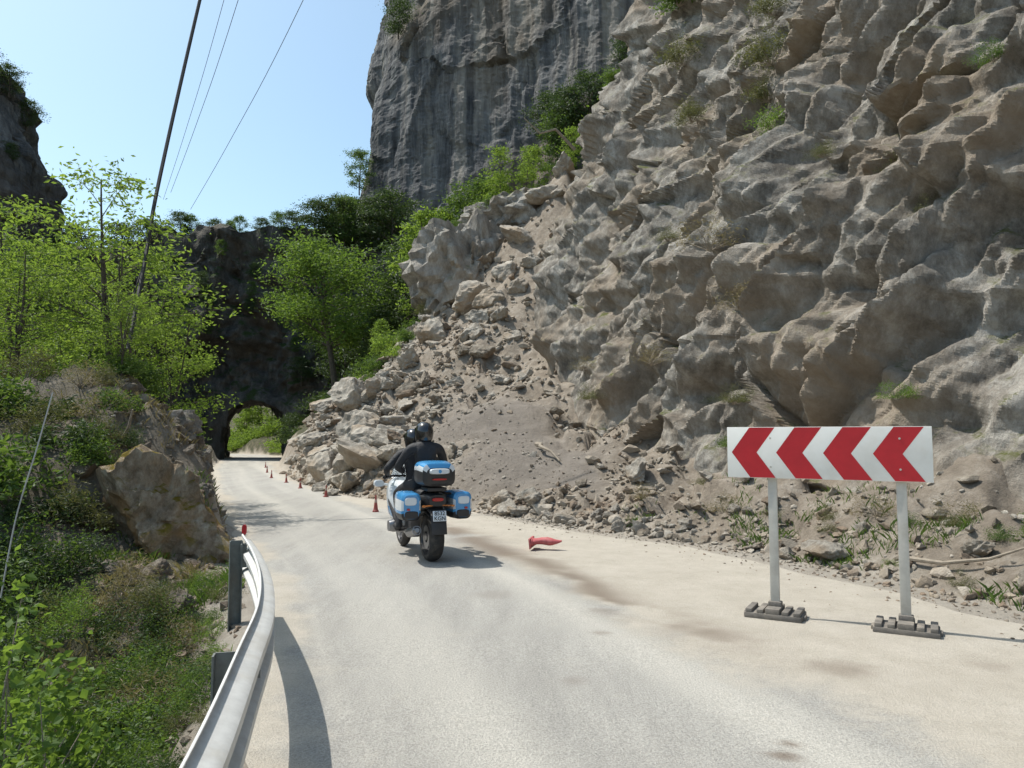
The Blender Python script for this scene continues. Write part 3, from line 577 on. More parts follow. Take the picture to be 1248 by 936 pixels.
for (k,x,y,s) in [('fine',-2.15,4.3,.42),('fineO',-2.7,4.8,.45),('fine',-3.1,5.2,.5),('broad',-2.75,4.1,.75),('broad',-3.1,4.6,.8),('fineY',-2.5,5.2,.35),('fineO',-2.1,4.9,.25),('fine',-3.6,5.8,.55),('fineO',-3.0,5.8,.35),('dry',-2.6,5.6,.4),
    ('fine',-4.2,6.3,.6),('fineO',-3.7,6.6,.4),('fineY',-4.6,7.1,.5),('dry',-3.3,6.6,.35),('fine',-5.1,7.6,.7),('fineO',-4.4,7.5,.4),('fine',-5.6,8.4,.7),('bushG',-6.4,8.9,.8),('bushO',-5.5,9.2,.5),('fineO',-3.5,7.6,.25),('dry',-4.1,8.2,.35),('fine',-1.85,3.9,.3),('fineO',-1.6,3.5,.2),
    ('broad',-3.7,5.3,.6),('broad',-4.9,6.7,.7),('fineY',-3.5,5.0,.5),('fine',-4.0,5.2,.8),('fineO',-1.75,4.4,.15),('dry',-3.3,5.0,.5),('fineO',-5.5,7.0,.7),('bushD',-6.2,7.8,.9),('fineY',-3.4,8.3,.22),('fine',-3.25,8.8,.2),('fineO',-3.6,8.4,.25),('fine',-2.75,7.0,.15),('fineY',-2.3,5.9,.16),('fine',-2.25,3.6,.55),('bushD',-3.4,4.4,.6),
    ('fineD',-2.9,5.4,.5),('fineD',-3.9,6.1,.55),('fineD',-2.4,4.6,.4),('fineD',-4.6,6.5,.65),('fineD',-3.0,6.6,.35),('fineD',-5.0,8.3,.55),('fine',-2.9,6.1,.35),('fineY',-2.6,6.6,.2),('fine',-3.3,7.1,.35),('fineO',-2.9,7.6,.2),('fineY',-4.0,7.0,.35),('fineD',-3.7,7.9,.28),('fine',-3.4,6.0,.45),('fineD',-2.1,5.3,.25),('fineY',-4.5,7.9,.35),('fine',-2.0,4.9,.32),('fineD',-1.75,3.9,.22),
    ('fineD',-3.6,6.9,.4),('fineD',-4.4,7.0,.5),('fine',-2.3,5.6,.28),('fineD',-2.55,6.1,.25),('fine',-3.2,7.8,.2),('fineD',-4.9,7.9,.5),('fineD',-3.2,5.7,.45),('fine',-2.75,5.9,.3),
    ('broad',-3.0,5.4,.4),('broad',-2.5,5.0,.35),('broad',-3.6,6.2,.4),('bushG',-3.2,6.2,.35),('broad',-2.2,4.6,.3),('bushO',-3.5,7.2,.35),('fineD',-3.0,7.2,.2),('bushG',-2.7,5.3,.35),('dry',-2.9,6.8,.3),('fineD',-2.3,5.0,.3),('dry',-3.8,7.3,.35),('dry',-2.4,5.8,.25)]:
    shrub(k,x,y,None,s*(1.15 if y>4.4 and x<-2.4 else 1),'tangled green undergrowth shrub on the roadside bank',gl)
for (k,x,y,s,dz) in [('tall',-2.62,3.95,.55,.15),('tall',-3.0,4.4,.6,.1),('tall',-3.35,4.7,.62,.1),('tall',-3.6,5.2,.5,.0),('tall',-2.25,3.7,.42,.0)]:
    shrub(k,x,y,H1(x,y)+dz,s,'tall leafy green plant rising from the ravine',gl)
for (k,x,y,s) in [('bushG',-7.6,10.2,.8),('bushO',-6.6,10.4,.6),('bushD',-8.2,9.5,1.0),('bushG',-8.8,11.5,.9),('bushO',-7.8,11.8,.6),('bushY',-8.4,13.4,.9),('bushG',-9.8,13,1.1),('bushG',-7.3,14.2,.7),('bushY',-7.6,15.8,.9),('bushG',-10.5,11,1.2),('bushD',-9.8,9.5,1.1),('bushO',-7.1,8.9,.6),('bushG',-8.0,17.6,.9),('bushG',-10.6,14.6,1.2),('bushG',-12.4,14,1.4),('bushD',-12,11.5,1.3),('bushG',-9.6,20.5,.9),('bushG',-12,23,1.0),('bushD',-14.5,27,1.1),('bushG',-16,31,1.1),('bushO',-5.6,10.6,.35),('bushD',-7.9,8.0,.9),('bushG',-6.9,7.6,.8),('bushD',-6.0,10.0,.5),('bushY',-6.9,15.0,.6),('bushG',-19,40,1.0),('bushD',-21.5,44,1.2),('bushO',-6.0,10.9,.4),('bushG',-5.7,9.9,.45),('fineO',-5.3,10.9,.3),('fineY',-5.0,10.6,.3),('bushY',-11,12.6,.9),('bushY',-9.2,12.2,.7),
    ('bushG',-7.0,13.4,.5),('bushG',-8.0,12.9,.7),('bushO',-6.7,12.2,.4),('bushG',-7.7,10.9,.7),('bushG',-9.0,10.4,.9),('bushY',-8.6,10.9,.6),('bushD',-7.0,11.0,.6),('bushG',-8.4,8.7,.9),('bushY',-7.4,9.5,.5),('dry',-6.3,11.2,.5),('dry',-6.9,11.8,.5),('dry',-5.9,10.6,.4),('bushG',-6.3,11.7,.45),('fineD',-5.9,11.2,.4),('bushO',-5.3,9.4,.35),('bushD',-5.7,9.1,.5)]:
    shrub(k,x,y,None,s,'dense green bush on the rocky bank','bushes of the rocky bank')
for (k,x,y,s) in [('bushG',-7.9,36.5,1.0),('bushG',-7.0,36.8,1.2),('bushD',-8.6,38.5,1.3),('bushY',-5.8,37.2,1.2),('bushG',-4.9,37.0,1.0),('bushG',-4.6,38.6,1.1),('bushG',-9.6,40,1.0),('bushO',-1.0,39.4,1.0),('bushG',.6,39.4,.8),('bushD',-15,52,1.7),('bushG',-6.2,35.0,.8),('bushO',-6.9,33.0,.5),('bushD',-16.5,57,1.4),('bushG',1.8,39.3,.6),('bushD',-5.2,39,1.6),('bushD',-7.6,40.5,1.6),('bushD',-14.5,56,1.8),('bushD',-9.5,45,1.4),
    ('bushG',-6.6,34.4,.8),('bushY',-5.5,34.6,.8),('bushG',-4.9,35.0,.8),('bushG',-7.6,34.0,.6),('bushO',-4.2,35.6,.7),('bushY',-7.4,35.4,.8),('bushG',-8.9,35.6,.7)]:
    shrub(k,x,y,None,s,'green bush on the rockslide ridge','bushes of the rockslide ridge')
for (x,y,s) in [(-26.5,86,2.2),(-28.6,91,2.4),(-30.5,92,2.2),(-32.5,95,2.4),(-27.5,94,2.6),(-25.6,82,1.5),(-34.5,95.6,2.2),(-35.6,97.5,2.6),(-37,99,2.6),(-33.4,94.2,1.8),(-38.5,101,2.8),(-36.2,96.6,1.6)]:
    shrub('bushY',x,y,None,s,'sunlit green bush beyond the tunnel','bushes beyond the tunnel')
shrub('bushG',-1.2,37.6,13.1,.9,'green bush on the rockslide ridge','bushes of the rockslide ridge')
shrub('bushG',-2.9,37.2,12.0,.6,'green bush on the rockslide ridge','bushes of the rockslide ridge')
for (k,x,y,z,s) in [('bushO',6.6,19.5,12.2,1.1),('fineY',6.9,18.6,9.3,.8),('fine',6.9,18.4,9.0,.7),('fineO',7.3,12.5,5.3,.55),('fineO',7.0,11.8,4.6,.35),('bushO',7.4,20,11,.8),('fineY',5.0,9.9,2.0,.32),('fineO',4.0,13.6,2.0,.4),('dry',3.9,15.5,5.8,.8),('bushO',5.2,24,15,1.1),('bushG',5.6,27,19.5,1.2),('fineO',3.9,20.5,8,.5),('bushO',4.6,23,12.6,.8),('dry',3.2,17.0,3.8,.6),('fine',4.3,14.5,1.6,.45),('fine',8.0,11.8,7.7,.4),('fineO',5.6,14.2,7.7,.4),('bushO',7.2,22,15,.9),('fineO',2.2,20,2.6,.5),('bushG',3.8,36,17,.9),('bushG',4.2,33,18,.8),('dry',1.6,22,4.0,.5),('dry',4.4,14.5,4.4,.6)]:
    p=near_on(nearP,x,y,z); shrub(k,p[0]-.1,p[1]-.1,p[2]-.1,s,'small tufted shrub growing from a cliff ledge','shrubs on the cliff')
for (k,x,y,s) in [('fine',5.9,8.1,.42),('fineY',5.5,7.6,.3),('fineO',5.2,8.6,.3),('fine',4.9,9.2,.2),('fineO',4.4,10.2,.25),('dry',4.7,9.6,.35),('fine',5.0,6.9,.16),('fineO',4.6,7.6,.2),('dry',3.4,11.9,.4),('dry',2.4,13.6,.35),('fineO',3.5,13.4,.3),('fine',5.7,7.0,.25),('fineY',4.3,8.5,.13),('fineO',6.3,7.6,.4),('dry',5.4,8.9,.4),('fineY',5.6,8.0,.3),('fine',5.2,7.9,.2),('fineO',4.2,9.9,.2),('fineO',3.9,11.2,.2)]:
    shrub(k,x,y,None,s,'low weedy plant at the foot of the cliff','weeds at the cliff foot')
def grass(name,XY,h_,mat,label):
    r=np.random.RandomState(4); n=len(XY); Z=Hf(XY[:,0],XY[:,1]); B=np.stack([XY[:,0],XY[:,1],Z-.01],1)
    a=r.uniform(0,6.3,n); w=np.stack([np.cos(a),np.sin(a),0*a],1)*.003*(1+h_[:,None]*6); l=r.normal(0,.45,(n,2)); tip=B+np.stack([l[:,0],l[:,1],np.ones(n)],1)*h_[:,None]
    mid=B+np.stack([l[:,0]*.35,l[:,1]*.35,np.full(n,.6)],1)*h_[:,None]
    V=np.stack([B-w,B+w,mid+w*.7,tip],1).reshape(-1,3)
    add(name,qmesh(name,V,np.arange(4*n).reshape(-1,4),False),mat,label=label,category='grass',kind='stuff')
r=np.random.RandomState(8)
yg=1.5+r.beta(1.2,1.6,22000)*14; xg=XL(yg)-.12-np.abs(r.normal(0,1.6,22000)); P=np.stack([xg,yg,0*xg],1); q=fbm(P*1.6,3,44); k=q>.5
grass('grass',np.stack([xg,yg],1)[k],(.04+.11*r.rand(k.sum())),M_leafG,'green grass growing over the roadside bank')
k=(q<-.45); grass('grass',np.stack([xg,yg],1)[k],(.04+.12*r.rand(k.sum())),M_dry,'dry straw grass on the roadside bank')
yg=4.5+r.rand(6000)*9; xg=XR(yg)+.25+np.abs(r.normal(0,.9,6000)); P=np.stack([xg,yg,0*xg],1); k=fbm(P*1.4,3,45)>.1
grass('grass',np.stack([xg,yg],1)[k],(.04+.10*r.rand(k.sum())),M_leafG,'sparse grass at the foot of the cliff')
# ------------------------------------------------------------------ dead branches
def branch(pts,r0,label):
    g=G(); n=len(pts); g.tube(pts,[r0*(1-.7*i/(n-1)) for i in range(n)],7)
    add('dead_branch',g.mesh('dead_branch',True,False),M_twig,label=label,category='branch')
def onT(L,dz=.06): return [(x,y,H1(x,y)+dz+e) for (x,y,e) in L]
branch(onT([(.65,19.4,.0),(.75,19.1,.1),(.7,18.6,.12),(.95,18.2,.1),(1.15,17.9,.0)],.1),.07,'bent dead branch lying on the gravel slope')
branch(onT([(4.4,8.4,.02),(4.6,8.0,.05),(4.85,7.6,.05),(5.1,7.3,.12)]),.03,'thin dry branch lying in the rubble')
branch(onT([(-5.9,11.2,.0),(-5.7,11.0,.4),(-5.6,10.9,.75)]),.035,'broken stick poking out of the bank')
branch([(3.2,36.6,16.0),(2.2,36.2,16.9),(1.4,36,16.6),(.6,35.8,17.3)],.09,'bare uprooted trunk on top of the slide')
# ------------------------------------------------------------------ chevron sign
M_white=paint('sign_white',(.80,.79,.74),.45,0,.04,5,dirt=(.66,.62,.54))
M_red=paint('sign_red',(.46,.016,.024),.4,0,.1,6)
M_galv=paint('galvanised_steel',(.58,.58,.56),.55,.3,.12,14,dirt=(.47,.44,.38))
M_gpost=paint('weathered_steel_post',(.17,.185,.175),.65,.2,.2,14,dirt=(.16,.145,.12))
M_postw=paint('painted_post',(.52,.50,.45),.5,.1,.1,9,dirt=(.38,.34,.28))
M_rub=paint('grey_rubber',(.15,.135,.118),.85,0,.25,14,dirt=(.33,.285,.23),bd=.004)
sign=add('chevron_sign',None,label='red and white chevron direction board standing on two posts',category='road sign')
A0=Vector((1.98,6.82,0)); B0=Vector((3.41,6.0,0)); cx=(A0+B0)/2; an=math.atan2(B0.y-A0.y,B0.x-A0.x)
sign.location=(cx.x,cx.y,-.06); sign.rotation_euler=(0,0,an)
W_,zb,zt=1.64,1.225,1.68
g=G(); g.box((0,0,(zb+zt)/2),(W_,.022,zt-zb),.003); g.box((0,.02,zb+.1),(W_-.1,.02,.05),.004);g.box((0,.02,zt-.1),(W_-.1,.02,.05),.004)
bd=add('board',g.mesh('board',True),M_white,sign)
g=G(); 
for i in range(4):
    x0=-W_/2+.04+i*.388; zc=(zb+zt)/2; hb=(zt-zb)/2-.004; o_=.16; w_=.22
    pts=[(x0,zc),(x0+o_,zc+hb),(x0+o_+w_,zc+hb),(x0+w_,zc),(x0+o_+w_,zc-hb),(x0+o_,zc-hb)]
    g.put([(x,-.0135,z) for x,z in pts],[(0,3,2,1),(0,5,4,3)])
add('chevron_marking',g.mesh('chevron_marking',False),M_red,bd)
for i,xp in enumerate((-.44,.585)):
    g=G(); g.box((xp,.05,(zt-.06)/2+.02),(.078,.035,zt-.1),.006)
    for zq in (zb+.1,zt-.1): g.tube([(xp,.0,zq),(xp,-.018,zq)],.009,8)
    add('post',g.mesh('post',True),M_postw,sign)
    g=G()
    g.box((xp,.03,.03),(.48,.30,.05),.012)
    for q in (-.20,-.105,.105,.20): g.box((xp+q,.03,.068),(.055,.29,.035),.008)
    g.box((xp,.03,.075),(.12,.29,.05),.01); g.box((xp,.05,.115),(.11,.09,.05),.008)
    for q in (-.2,.2): g.box((xp+q*1.17,.03,.025),(.05,.10,.035),.008)
    add('base',g.mesh('base',True),M_rub,sign)
# ------------------------------------------------------------------ guardrail
gr=add('guardrail',None,label='galvanised steel crash barrier curving along the road edge',category='guardrail')
gp=np.array([(-.30,-2.5),(-.48,-.5),(-.62,.8),(-.80,1.9),(-1.08,3.1),(-1.28,3.9),(-1.58,4.8),(-1.98,5.8),(-2.40,6.75)])
tt=np.linspace(0,len(gp)-1,90); i=np.clip(tt.astype(int),0,len(gp)-2); f=(tt-i)[:,None]
g4=lambda k:gp[np.clip(i+k,0,len(gp)-1)]
GC=.5*(2*g4(0)+(-g4(-1)+g4(1))*f+(2*g4(-1)-5*g4(0)+4*g4(1)-g4(2))*f**2+(-g4(-1)+3*g4(0)-3*g4(1)+g4(2))*f**3)
Tn=np.gradient(GC,axis=0); Tn/=np.linalg.norm(Tn,axis=1)[:,None]; Rn=np.stack([Tn[:,1],-Tn[:,0]],1)
prof=[]
for q in np.linspace(0,1,37):
    prof.append((.042*max(-1,min(1,1.5*-math.cos(q*4*math.pi))),.715-.31*q))
prof=[(-.03,.723)]+prof+[(-.03,.397)]
V=[]
for a in range(len(GC)):
    zz=ZP(GC[a,1])
    for (o_,z_) in prof: V.append((GC[a,0]+Rn[a,0]*(o_),GC[a,1]+Rn[a,1]*o_,zz+z_))
me=qmesh('beam',V,gridq(len(GC),len(prof)),True)
try: me.set_sharp_from_angle(angle=rad(22))
except Exception: pass
ob=add('beam',me,M_galv,gr); mo=ob.modifiers.new('s','SOLIDIFY'); mo.thickness=.004
def gpost(ia,dz=0):
    x,y=GC[ia]; n_=Rn[ia]; zz=ZP(y)+dz; an=math.atan2(n_[1],n_[0])
    g=G(); x-=n_[0]*.10;y-=n_[1]*.10
    R3=(0,0,an)
    g.box((x,y,zz-.16),(.10,.008,1.70),0,rot=R3)
    for s_ in (-.05,.05):
        g.box((x+n_[0]*s_-Tn[ia,0]*.03,y+n_[1]*s_-Tn[ia,1]*.03,zz-.16),(.008,.06,1.70),0,rot=R3)
    g.box((x+n_[0]*.062,y+n_[1]*.062,zz+.56),(.05,.10,.20),.004,rot=R3)
    add('post',g.mesh('post',True),M_gpost,gr)
for ia,dz in ((12,0),(46,-.03),(86,0)): gpost(ia,dz)
g=G()
for ia in (20,46,68,85):
    x,y=GC[ia]; n_=Rn[ia]; g.tube([(x+n_[0]*.035,y+n_[1]*.035,ZP(y)+.56),(x-n_[0]*.036,y-n_[1]*.036,ZP(y)+.56)],.016,8)
add('bolt',g.mesh('bolt',True),M_gpost,gr)
g=G(); x,y=GC[-1]; g.loft([(-.01,0,0,.02,.045,3),(.01,0,0,.02,.045,3)],n=16); g.V=[(x+a-.02,y+b,c+.755+ZP(y)) for a,b,c in g.V]
add('reflector',g.mesh('reflector',True),M_red,gr)
# ------------------------------------------------------------------ cones
M_cone=paint('cone_red',(.30,.06,.05),.65,0,.2,10,dirt=(.36,.25,.20)); M_conew=paint('cone_band',(.40,.31,.26),.6,0,.15,10,dirt=(.40,.3,.25)); M_conep=paint('cone_faded',(.42,.09,.095),.65,0,.2,10,dirt=(.42,.25,.22))
def conekit(m1,m2,cr=0):
    def C(g):
        if cr: g.V=[(x*(1+cr*.35*math.sin(z*19+1)),y*(1-cr*.45*math.sin(z*13+.5))+cr*.03*math.sin(z*11),z*1.0) for x,y,z in g.V]
        return g
    g=G(); g.lathe([(.0,.5),(.028,.5),(.034,.47),(.044,.42),(.055,.36)],m=0); g.lathe([(.0725,.27),(.09,.18),(.105,.10),(.125,.03),(.13,.028)],m=0); a=C(g).mesh('cone_body',True)
    g=G(); g.lathe([(.055,.36),(.0585,.36),(.067,.315),(.076,.27),(.0725,.27)]); b_=C(g).mesh('band',True)
    g=G(); g.box((0,0,.016),(.30,.30,.03),.012); g.lathe([(.125,.03),(.14,.031),(.14,.045),(.118,.06)]); c_=C(g).mesh('base',True)
    a.materials.append(m1); b_.materials.append(m2); c_.materials.append(m1); return a,b_,c_
ck=conekit(M_cone,M_conew); ck2=conekit(M_conep,M_conep,.8)
def cone(x,y,rot=(0,0,0),z=None,s=1,label='dusty red traffic cone standing at the rockslide edge',group='traffic cones along the rockslide',kit=ck):
    e=add('traffic_cone',None,label=label,category='traffic cone',group=group,loc=(x,y,(ZP(y)+.008 if z is None else z)),rot=rot,scale=s)
    for n_,m_ in zip(('cone_body','band','base'),kit): add(n_,m_,(),e)
for (x,y,s) in [(-3.0,16.4,.75),(-5.2,20.8,.66),(-7.0,24.6,.68),(-8.5,28,.68),(-10.2,31.5,.68),(-12.2,37,.68),(-14.6,44,.68)]: cone(x,y,(.03,0,x),s=(s*.6,s*.6,s))
cone(.27,10.75,(rad(84),0,rad(78)),ZP(10.75)+.10,(.95,.62,.9),'crushed faded red traffic cone lying on its side on the asphalt',kit=ck2)
# ------------------------------------------------------------------ cables
M_cab=paint('cable_black',(.035,.033,.03),.6,0,.2,5)
def cable(pts,r,label,name='overhead_cable',cat='cable',grp='overhead cables'):
    B=[Vector(p) for p in pts]; out=[]
    for i in range(len(B)-1):
        for k in range(8):
            f=k/8; p0=B[max(i-1,0)];p1=B[i];p2=B[i+1];p3=B[min(i+2,len(B)-1)]
            out.append(.5*(2*p1+(-p0+p2)*f+(2*p0-5*p1+4*p2-p3)*f*f+(-p0+3*p1-3*p2+p3)*f**3))
    out.append(B[-1]); g=G(); g.tube(out,r,6)
    add(name,g.mesh(name,True,False),M_cab,label=label,category=cat,group=grp)
cable([(-7.35,14,3.0),(-7.60,15.05,5.05),(-7.80,16,7.24),(-7.9,18,12.6),(-7.9,20.5,19.5)],.042,'thick black cable rising steeply over the bank')
cable([(-7.48,14,3.0),(-7.58,14.4,3.7),(-7.66,14.9,4.6),(-7.62,15.2,5.3)],.016,'thin black guy wire beside the thick cable')
g=G(); zz=H1(-7.35,14.1); g.tube([(-7.35,14.1,zz-.3),(-7.36,14.05,3.2)],[.09,.075],10); add('utility_pole',g.mesh('utility_pole',True),M_bark,label='short weathered wooden post anchoring the cable',category='pole')
M_cab=paint('wire_grey',(.14,.15,.16),.5,.3,.1,5)
for (a,b_,r_) in [((-28.3,60,21.6),(-13.5,35,22.9),.015),((-28.9,60,21.0),(-14.2,35,22.9),.013),((-27.5,62,20.8),(-10.3,35,22.9),.016)]:
    a=Vector(a);b_=Vector(b_); c=b_+(b_-a).normalized()*30+Vector((0,0,3)); cable([a,(a+b_)/2+Vector((0,0,-.35)),b_,c],r_,'thin power line crossing the sky')
M_cab=paint('wire_pale',(.45,.45,.43),.5,.2,.1,5)
cable([(-4.36,7,1.95),(-4.43,6.9,1.4),(-4.52,6.8,.8),(-4.56,6.7,.1)],.007,'thin pale wire hanging down into the undergrowth','hanging_wire','wire',None)
# ------------------------------------------------------------------ motorcycle
M_blk=paint('black_plastic',(.022,.022,.024),.45,0,.2,10); M_tyre=paint('tyre_rubber',(.028,.027,.026),.85,0,.2,20,dirt=(.12,.10,.08)); M_bw=paint('white_paint',(.64,.68,.71),.25,0,.03,6,coat=.5)
M_bb=paint('blue_paint',(.055,.27,.55),.25,0,.05,6,coat=.5); M_alu=paint('alloy_metal',(.25,.25,.26),.4,.9,.1,15); M_lens=paint('red_lens',(.40,.02,.02),.2,0,.05,5); M_amb=paint('amber_lens',(.45,.15,.03),.2,0,.05,5); M_seat=paint('seat_vinyl',(.025,.025,.027),.6,0,.2,30)
M_gls,nt,b=newmat('screen_glass'); b.inputs['Base Color'].default_value=(.5,.55,.58,1); b.inputs['Roughness'].default_value=.08; b.inputs['Transmission Weight'].default_value=.9
hx,hy=-.38,.925; phi=math.atan2(-hx,hy)
bike=add('motorcycle',None,label='white and blue police touring motorcycle with panniers and top case',category='motorcycle')
bike.location=(-1.32,10.4,ZP(10.4)+.006); bike.rotation_euler=(0,0,phi)
def part(name,g,mats,par=bike,sm=True): return add(name,g.mesh(name,sm),mats,par)
def wheel(y,R,w):
    g=G(); g.lathe([(R-.085,-w*.42),(R-.065,-w*.42),(R-.075,0),(R-.065,w*.42),(R-.085,w*.42),(R-.095,0),(R-.085,-w*.42)],(0,y,R),'x',36)
    for k in range(5):
        a=k*2*math.pi/5; c,s_=math.cos(a),math.sin(a); g.tube([(0,y+.04*c,R+.04*s_),(0,y+(R-.09)*c,R+(R-.09)*s_)],[.028,.018],8)
    g.tube([(-.08,y,R),(.08,y,R)],.045,16)
    for sx_ in (-.075,.075): g.lathe([(.07,sx_),(.15,sx_),(.15,sx_+.006),(.07,sx_+.006),(.07,sx_)],(0,y,R),'x',32)
    wh=part('wheel',g,M_alu)
    g=G(); pr=[]
    for k in range(17):
        a=-math.pi*.62+k*(2*math.pi*.62)/16; pr.append((R-.062+.062*math.cos(a),w*.5*math.sin(a)))
    pr.append(pr[0]); g.lathe(pr,(0,y,R),'x',48); add('tyre',g.mesh('tyre',True),M_tyre,wh)
wheel(-.72,.315,.19); wheel(.77,.30,.125)
g=G(); g.loft([(-.68,.11,.31,.035,.05,3),(-.4,.12,.34,.04,.06,3),(-.1,.08,.36,.05,.07,3)]); g.tube([(.02,-.72,.315),(.14,-.72,.315)],.06,14); part('swingarm',g,M_alu)
g=G(); g.tube([(-.13,-.15,.28),(-.2,-.4,.32),(-.235,-.55,.36)],[.03,.035,.045],12); g.tube([(-.235,-.5,.35),(-.255,-.92,.43)],[.062,.058],18); g.tube([(-.255,-.92,.43),(-.257,-.95,.436)],[.05,.03],14); part('exhaust',g,M_alu)
g=G(); g.loft([(-.25,0,.42,.16,.16,3),(.0,0,.42,.19,.2,3),(.3,0,.42,.17,.19,3),(.42,0,.45,.1,.12,3)])
for s_ in (-1,1):
    g.loft([(s_*.15,.12,.38,.09,.09,3),(s_*.32,.12,.38,.10,.085,3),(s_*.38,.12,.38,.08,.07,3)],axis='x')
part('engine',g,M_alu)
g=G(); g.loft([(-.42,0,.74,.12,.10,3),(-.2,0,.78,.15,.14,3),(.15,0,.84,.19,.17,2.6),(.4,0,.86,.17,.15,2.6),(.52,0,.86,.1,.1,2.5)]); part('fuel_tank',g,M_bw)
g=G(); g.loft([(-.02,0,.62,.23,.30,3),(.2,0,.66,.30,.34,3),(.42,0,.70,.33,.34,2.8),(.62,0,.78,.30,.27,2.6),(.80,0,.84,.22,.20,2.4),(.92,0,.84,.12,.10,2.2),(.95,0,.84,.04,.04,2)],n=36)
me=g.mesh('fairing',True); 
for p in me.polygons:
    z=p.center.z-.25*p.center.y; p.material_index=1 if (.42<z<.60) else (2 if z<.36 else 0)
add('fairing',me,[M_bw,M_bb,M_blk],bike)
g=G(); 
for s_ in (-.1,.1): g.tube([(s_,.77,.30),(s_,.52,.98)],.026,12)
g.loft([(.62,0,.56,.075,.04,3),(.78,0,.635,.08,.03,3),(.95,0,.58,.07,.03,3),(1.05,0,.48,.05,.03,3)]); part('fork',g,M_blk)
g=G(); V=[];n1=13
for j in range(9):
    f=j/8
    for i in range(n1):
        a=(i/(n1-1)-.5)*2; V.append((a*(.27-.05*f),.62-.30*f-.12*a*a,1.02+.40*f-.03*a*a*f))
g.put(V,[(j*n1+i,j*n1+i+1,(j+1)*n1+i+1,(j+1)*n1+i) for j in range(8) for i in range(n1-1)]); part('windscreen',g,M_gls)
g=G(); g.tube([(-.38,.32,1.03),(-.26,.42,1.05),(0,.5,1.04),(.26,.42,1.05),(.38,.32,1.03)],[.016]*5,10)
for s_ in (-1,1): g.tube([(s_*.40,.30,1.028),(s_*.29,.395,1.045)],.021,12); g.tube([(s_*.30,.41,1.05),(s_*.39,.44,1.02)],.006,6)
part('handlebar',g,M_blk)
for s_ in (-1,1):
    g=G(); g.loft([(.50,s_*.43,.94,.065,.045,3),(.56,s_*.43,.94,.075,.05,3),(.63,s_*.42,.94,.05,.035,2.5)]); g.tube([(s_*.3,.55,.92),(s_*.40,.56,.93)],.018,8); part('mirror',g,M_bw)
g=G(); g.loft([(-.62,0,.86,.12,.05,3),(-.5,0,.87,.15,.06,3),(-.25,0,.86,.16,.06,3),(-.14,0,.82,.15,.06,3),(.05,0,.79,.14,.05,3),(.2,0,.80,.08,.04,3)]); part('seat',g,M_seat)
g=G(); g.loft([(-.98,0,.80,.11,.07,3),(-.9,0,.79,.16,.10,3),(-.6,0,.76,.17,.12,3),(-.3,0,.70,.15,.10,3)]); part('tail_section',g,M_blk)
g=G(); g.loft([(-.80,0,.70,.10,.05,3),(-.95,0,.66,.10,.03,3),(-1.04,0,.56,.095,.02,3)]); g.box((0,-1.05,.50),(.20,.012,.24),.004,rot=(rad(-12),0,0)); g.loft([(-.45,0,.60,.10,.05,3),(-.72,0,.655,.11,.025,3),(-.92,0,.60,.10,.02,3)]); part('mudguard',g,M_blk)
g=G(); g.loft([(-.99,0,.815,.075,.025,3),(-1.01,0,.815,.07,.02,3)]); part('tail_light',g,M_lens)
for s_ in (-1,1):
    g=G(); g.tube([(s_*.06,-.97,.74),(s_*.17,-1.0,.735)],.009,8); g.loft([(-1.03,s_*.19,.735,.022,.013,2.5),(-1.0,s_*.19,.735,.025,.015,2.5),(-.97,s_*.18,.735,.018,.011,2)]); part('indicator',g,M_amb)
g=G(); g.box((0,-1.075,.615),(.175,.006,.13),.002,rot=(rad(-12),0,0)); pl=part('licence_plate',g,M_bw)
for (tx,zz) in (('8532',.647),('KGN',.585)):
    cu=bpy.data.curves.new('plate_text','FONT'); cu.body=tx; cu.size=.07; cu.align_x='CENTER'; cu.align_y='CENTER'; cu.extrude=.0008; cu.offset=.001
    to=bpy.data.objects.new('tmp',cu); COL.objects.link(to); bpy.context.view_layer.update()
    tm=bpy.data.meshes.new_from_object(to.evaluated_get(bpy.context.evaluated_depsgraph_get())); bpy.data.objects.remove(to)
    tm.name='plate_lettering'; tm.materials.clear(); tm.materials.append(M_blk)
    add('plate_lettering',tm,(),pl,loc=(0,-1.0815-(zz-.615)*-.21,zz),rot=(rad(78),0,0))
for s_ in (-1,1):
    g=G(); g.loft([(-.98,s_*.34,.73,.10,.15,4),(-.955,s_*.34,.73,.125,.175,4),(-.7,s_*.335,.73,.13,.185,4),(-.45,s_*.32,.73,.11,.17,4),(-.40,s_*.31,.73,.085,.14,4)],n=40)
    me=g.mesh('pannier',True)
    for p in me.polygons:
        z=p.center.z; p.material_index=1 if z>.81 else (0 if z>.72 else (1 if z>.66 else 2))
        if p.center.y<-.97: p.material_index=1
    pn=add('pannier',me,[M_bw,M_bb,M_blk],bike)
    g=G(); g.loft([(-.992,s_*.35,.80,.07,.045,3.5),(-.978,s_*.35,.80,.08,.053,3.5)]); add('lid_panel',g.mesh('lid_panel',True),M_bw,pn)
    g=G(); g.loft([(-.992,s_*.34,.63,.08,.04,3.5),(-.978,s_*.34,.63,.09,.05,3.5)]); add('lower_panel',g.mesh('lower_panel',True),M_blk,pn)
    g=G(); g.loft([(-1.0,s_*.38,.70,.018,.012,3),(-.978,s_*.38,.70,.022,.015,3)]); add('reflector',g.mesh('reflector',True),M_lens,pn)
    g=G(); g.tube([(s_*.05,-.75,.9),(s_*.2,-.9,.88),(s_*.21,-.6,.86)],.012,8); part('grab_rail',g,M_blk)
    g=G(); g.tube([(s_*.16,-.05,.36),(s_*.28,-.05,.33)],.015,8); part('footrest',g,M_blk)
g=G(); g.loft([(-1.06,0,1.12,.17,.10,4),(-1.03,0,1.13,.215,.145,4),(-.85,0,1.14,.23,.165,4),(-.64,0,1.14,.22,.16,4),(-.60,0,1.14,.19,.13,4)],n=48)
me=g.mesh('top_case',True)
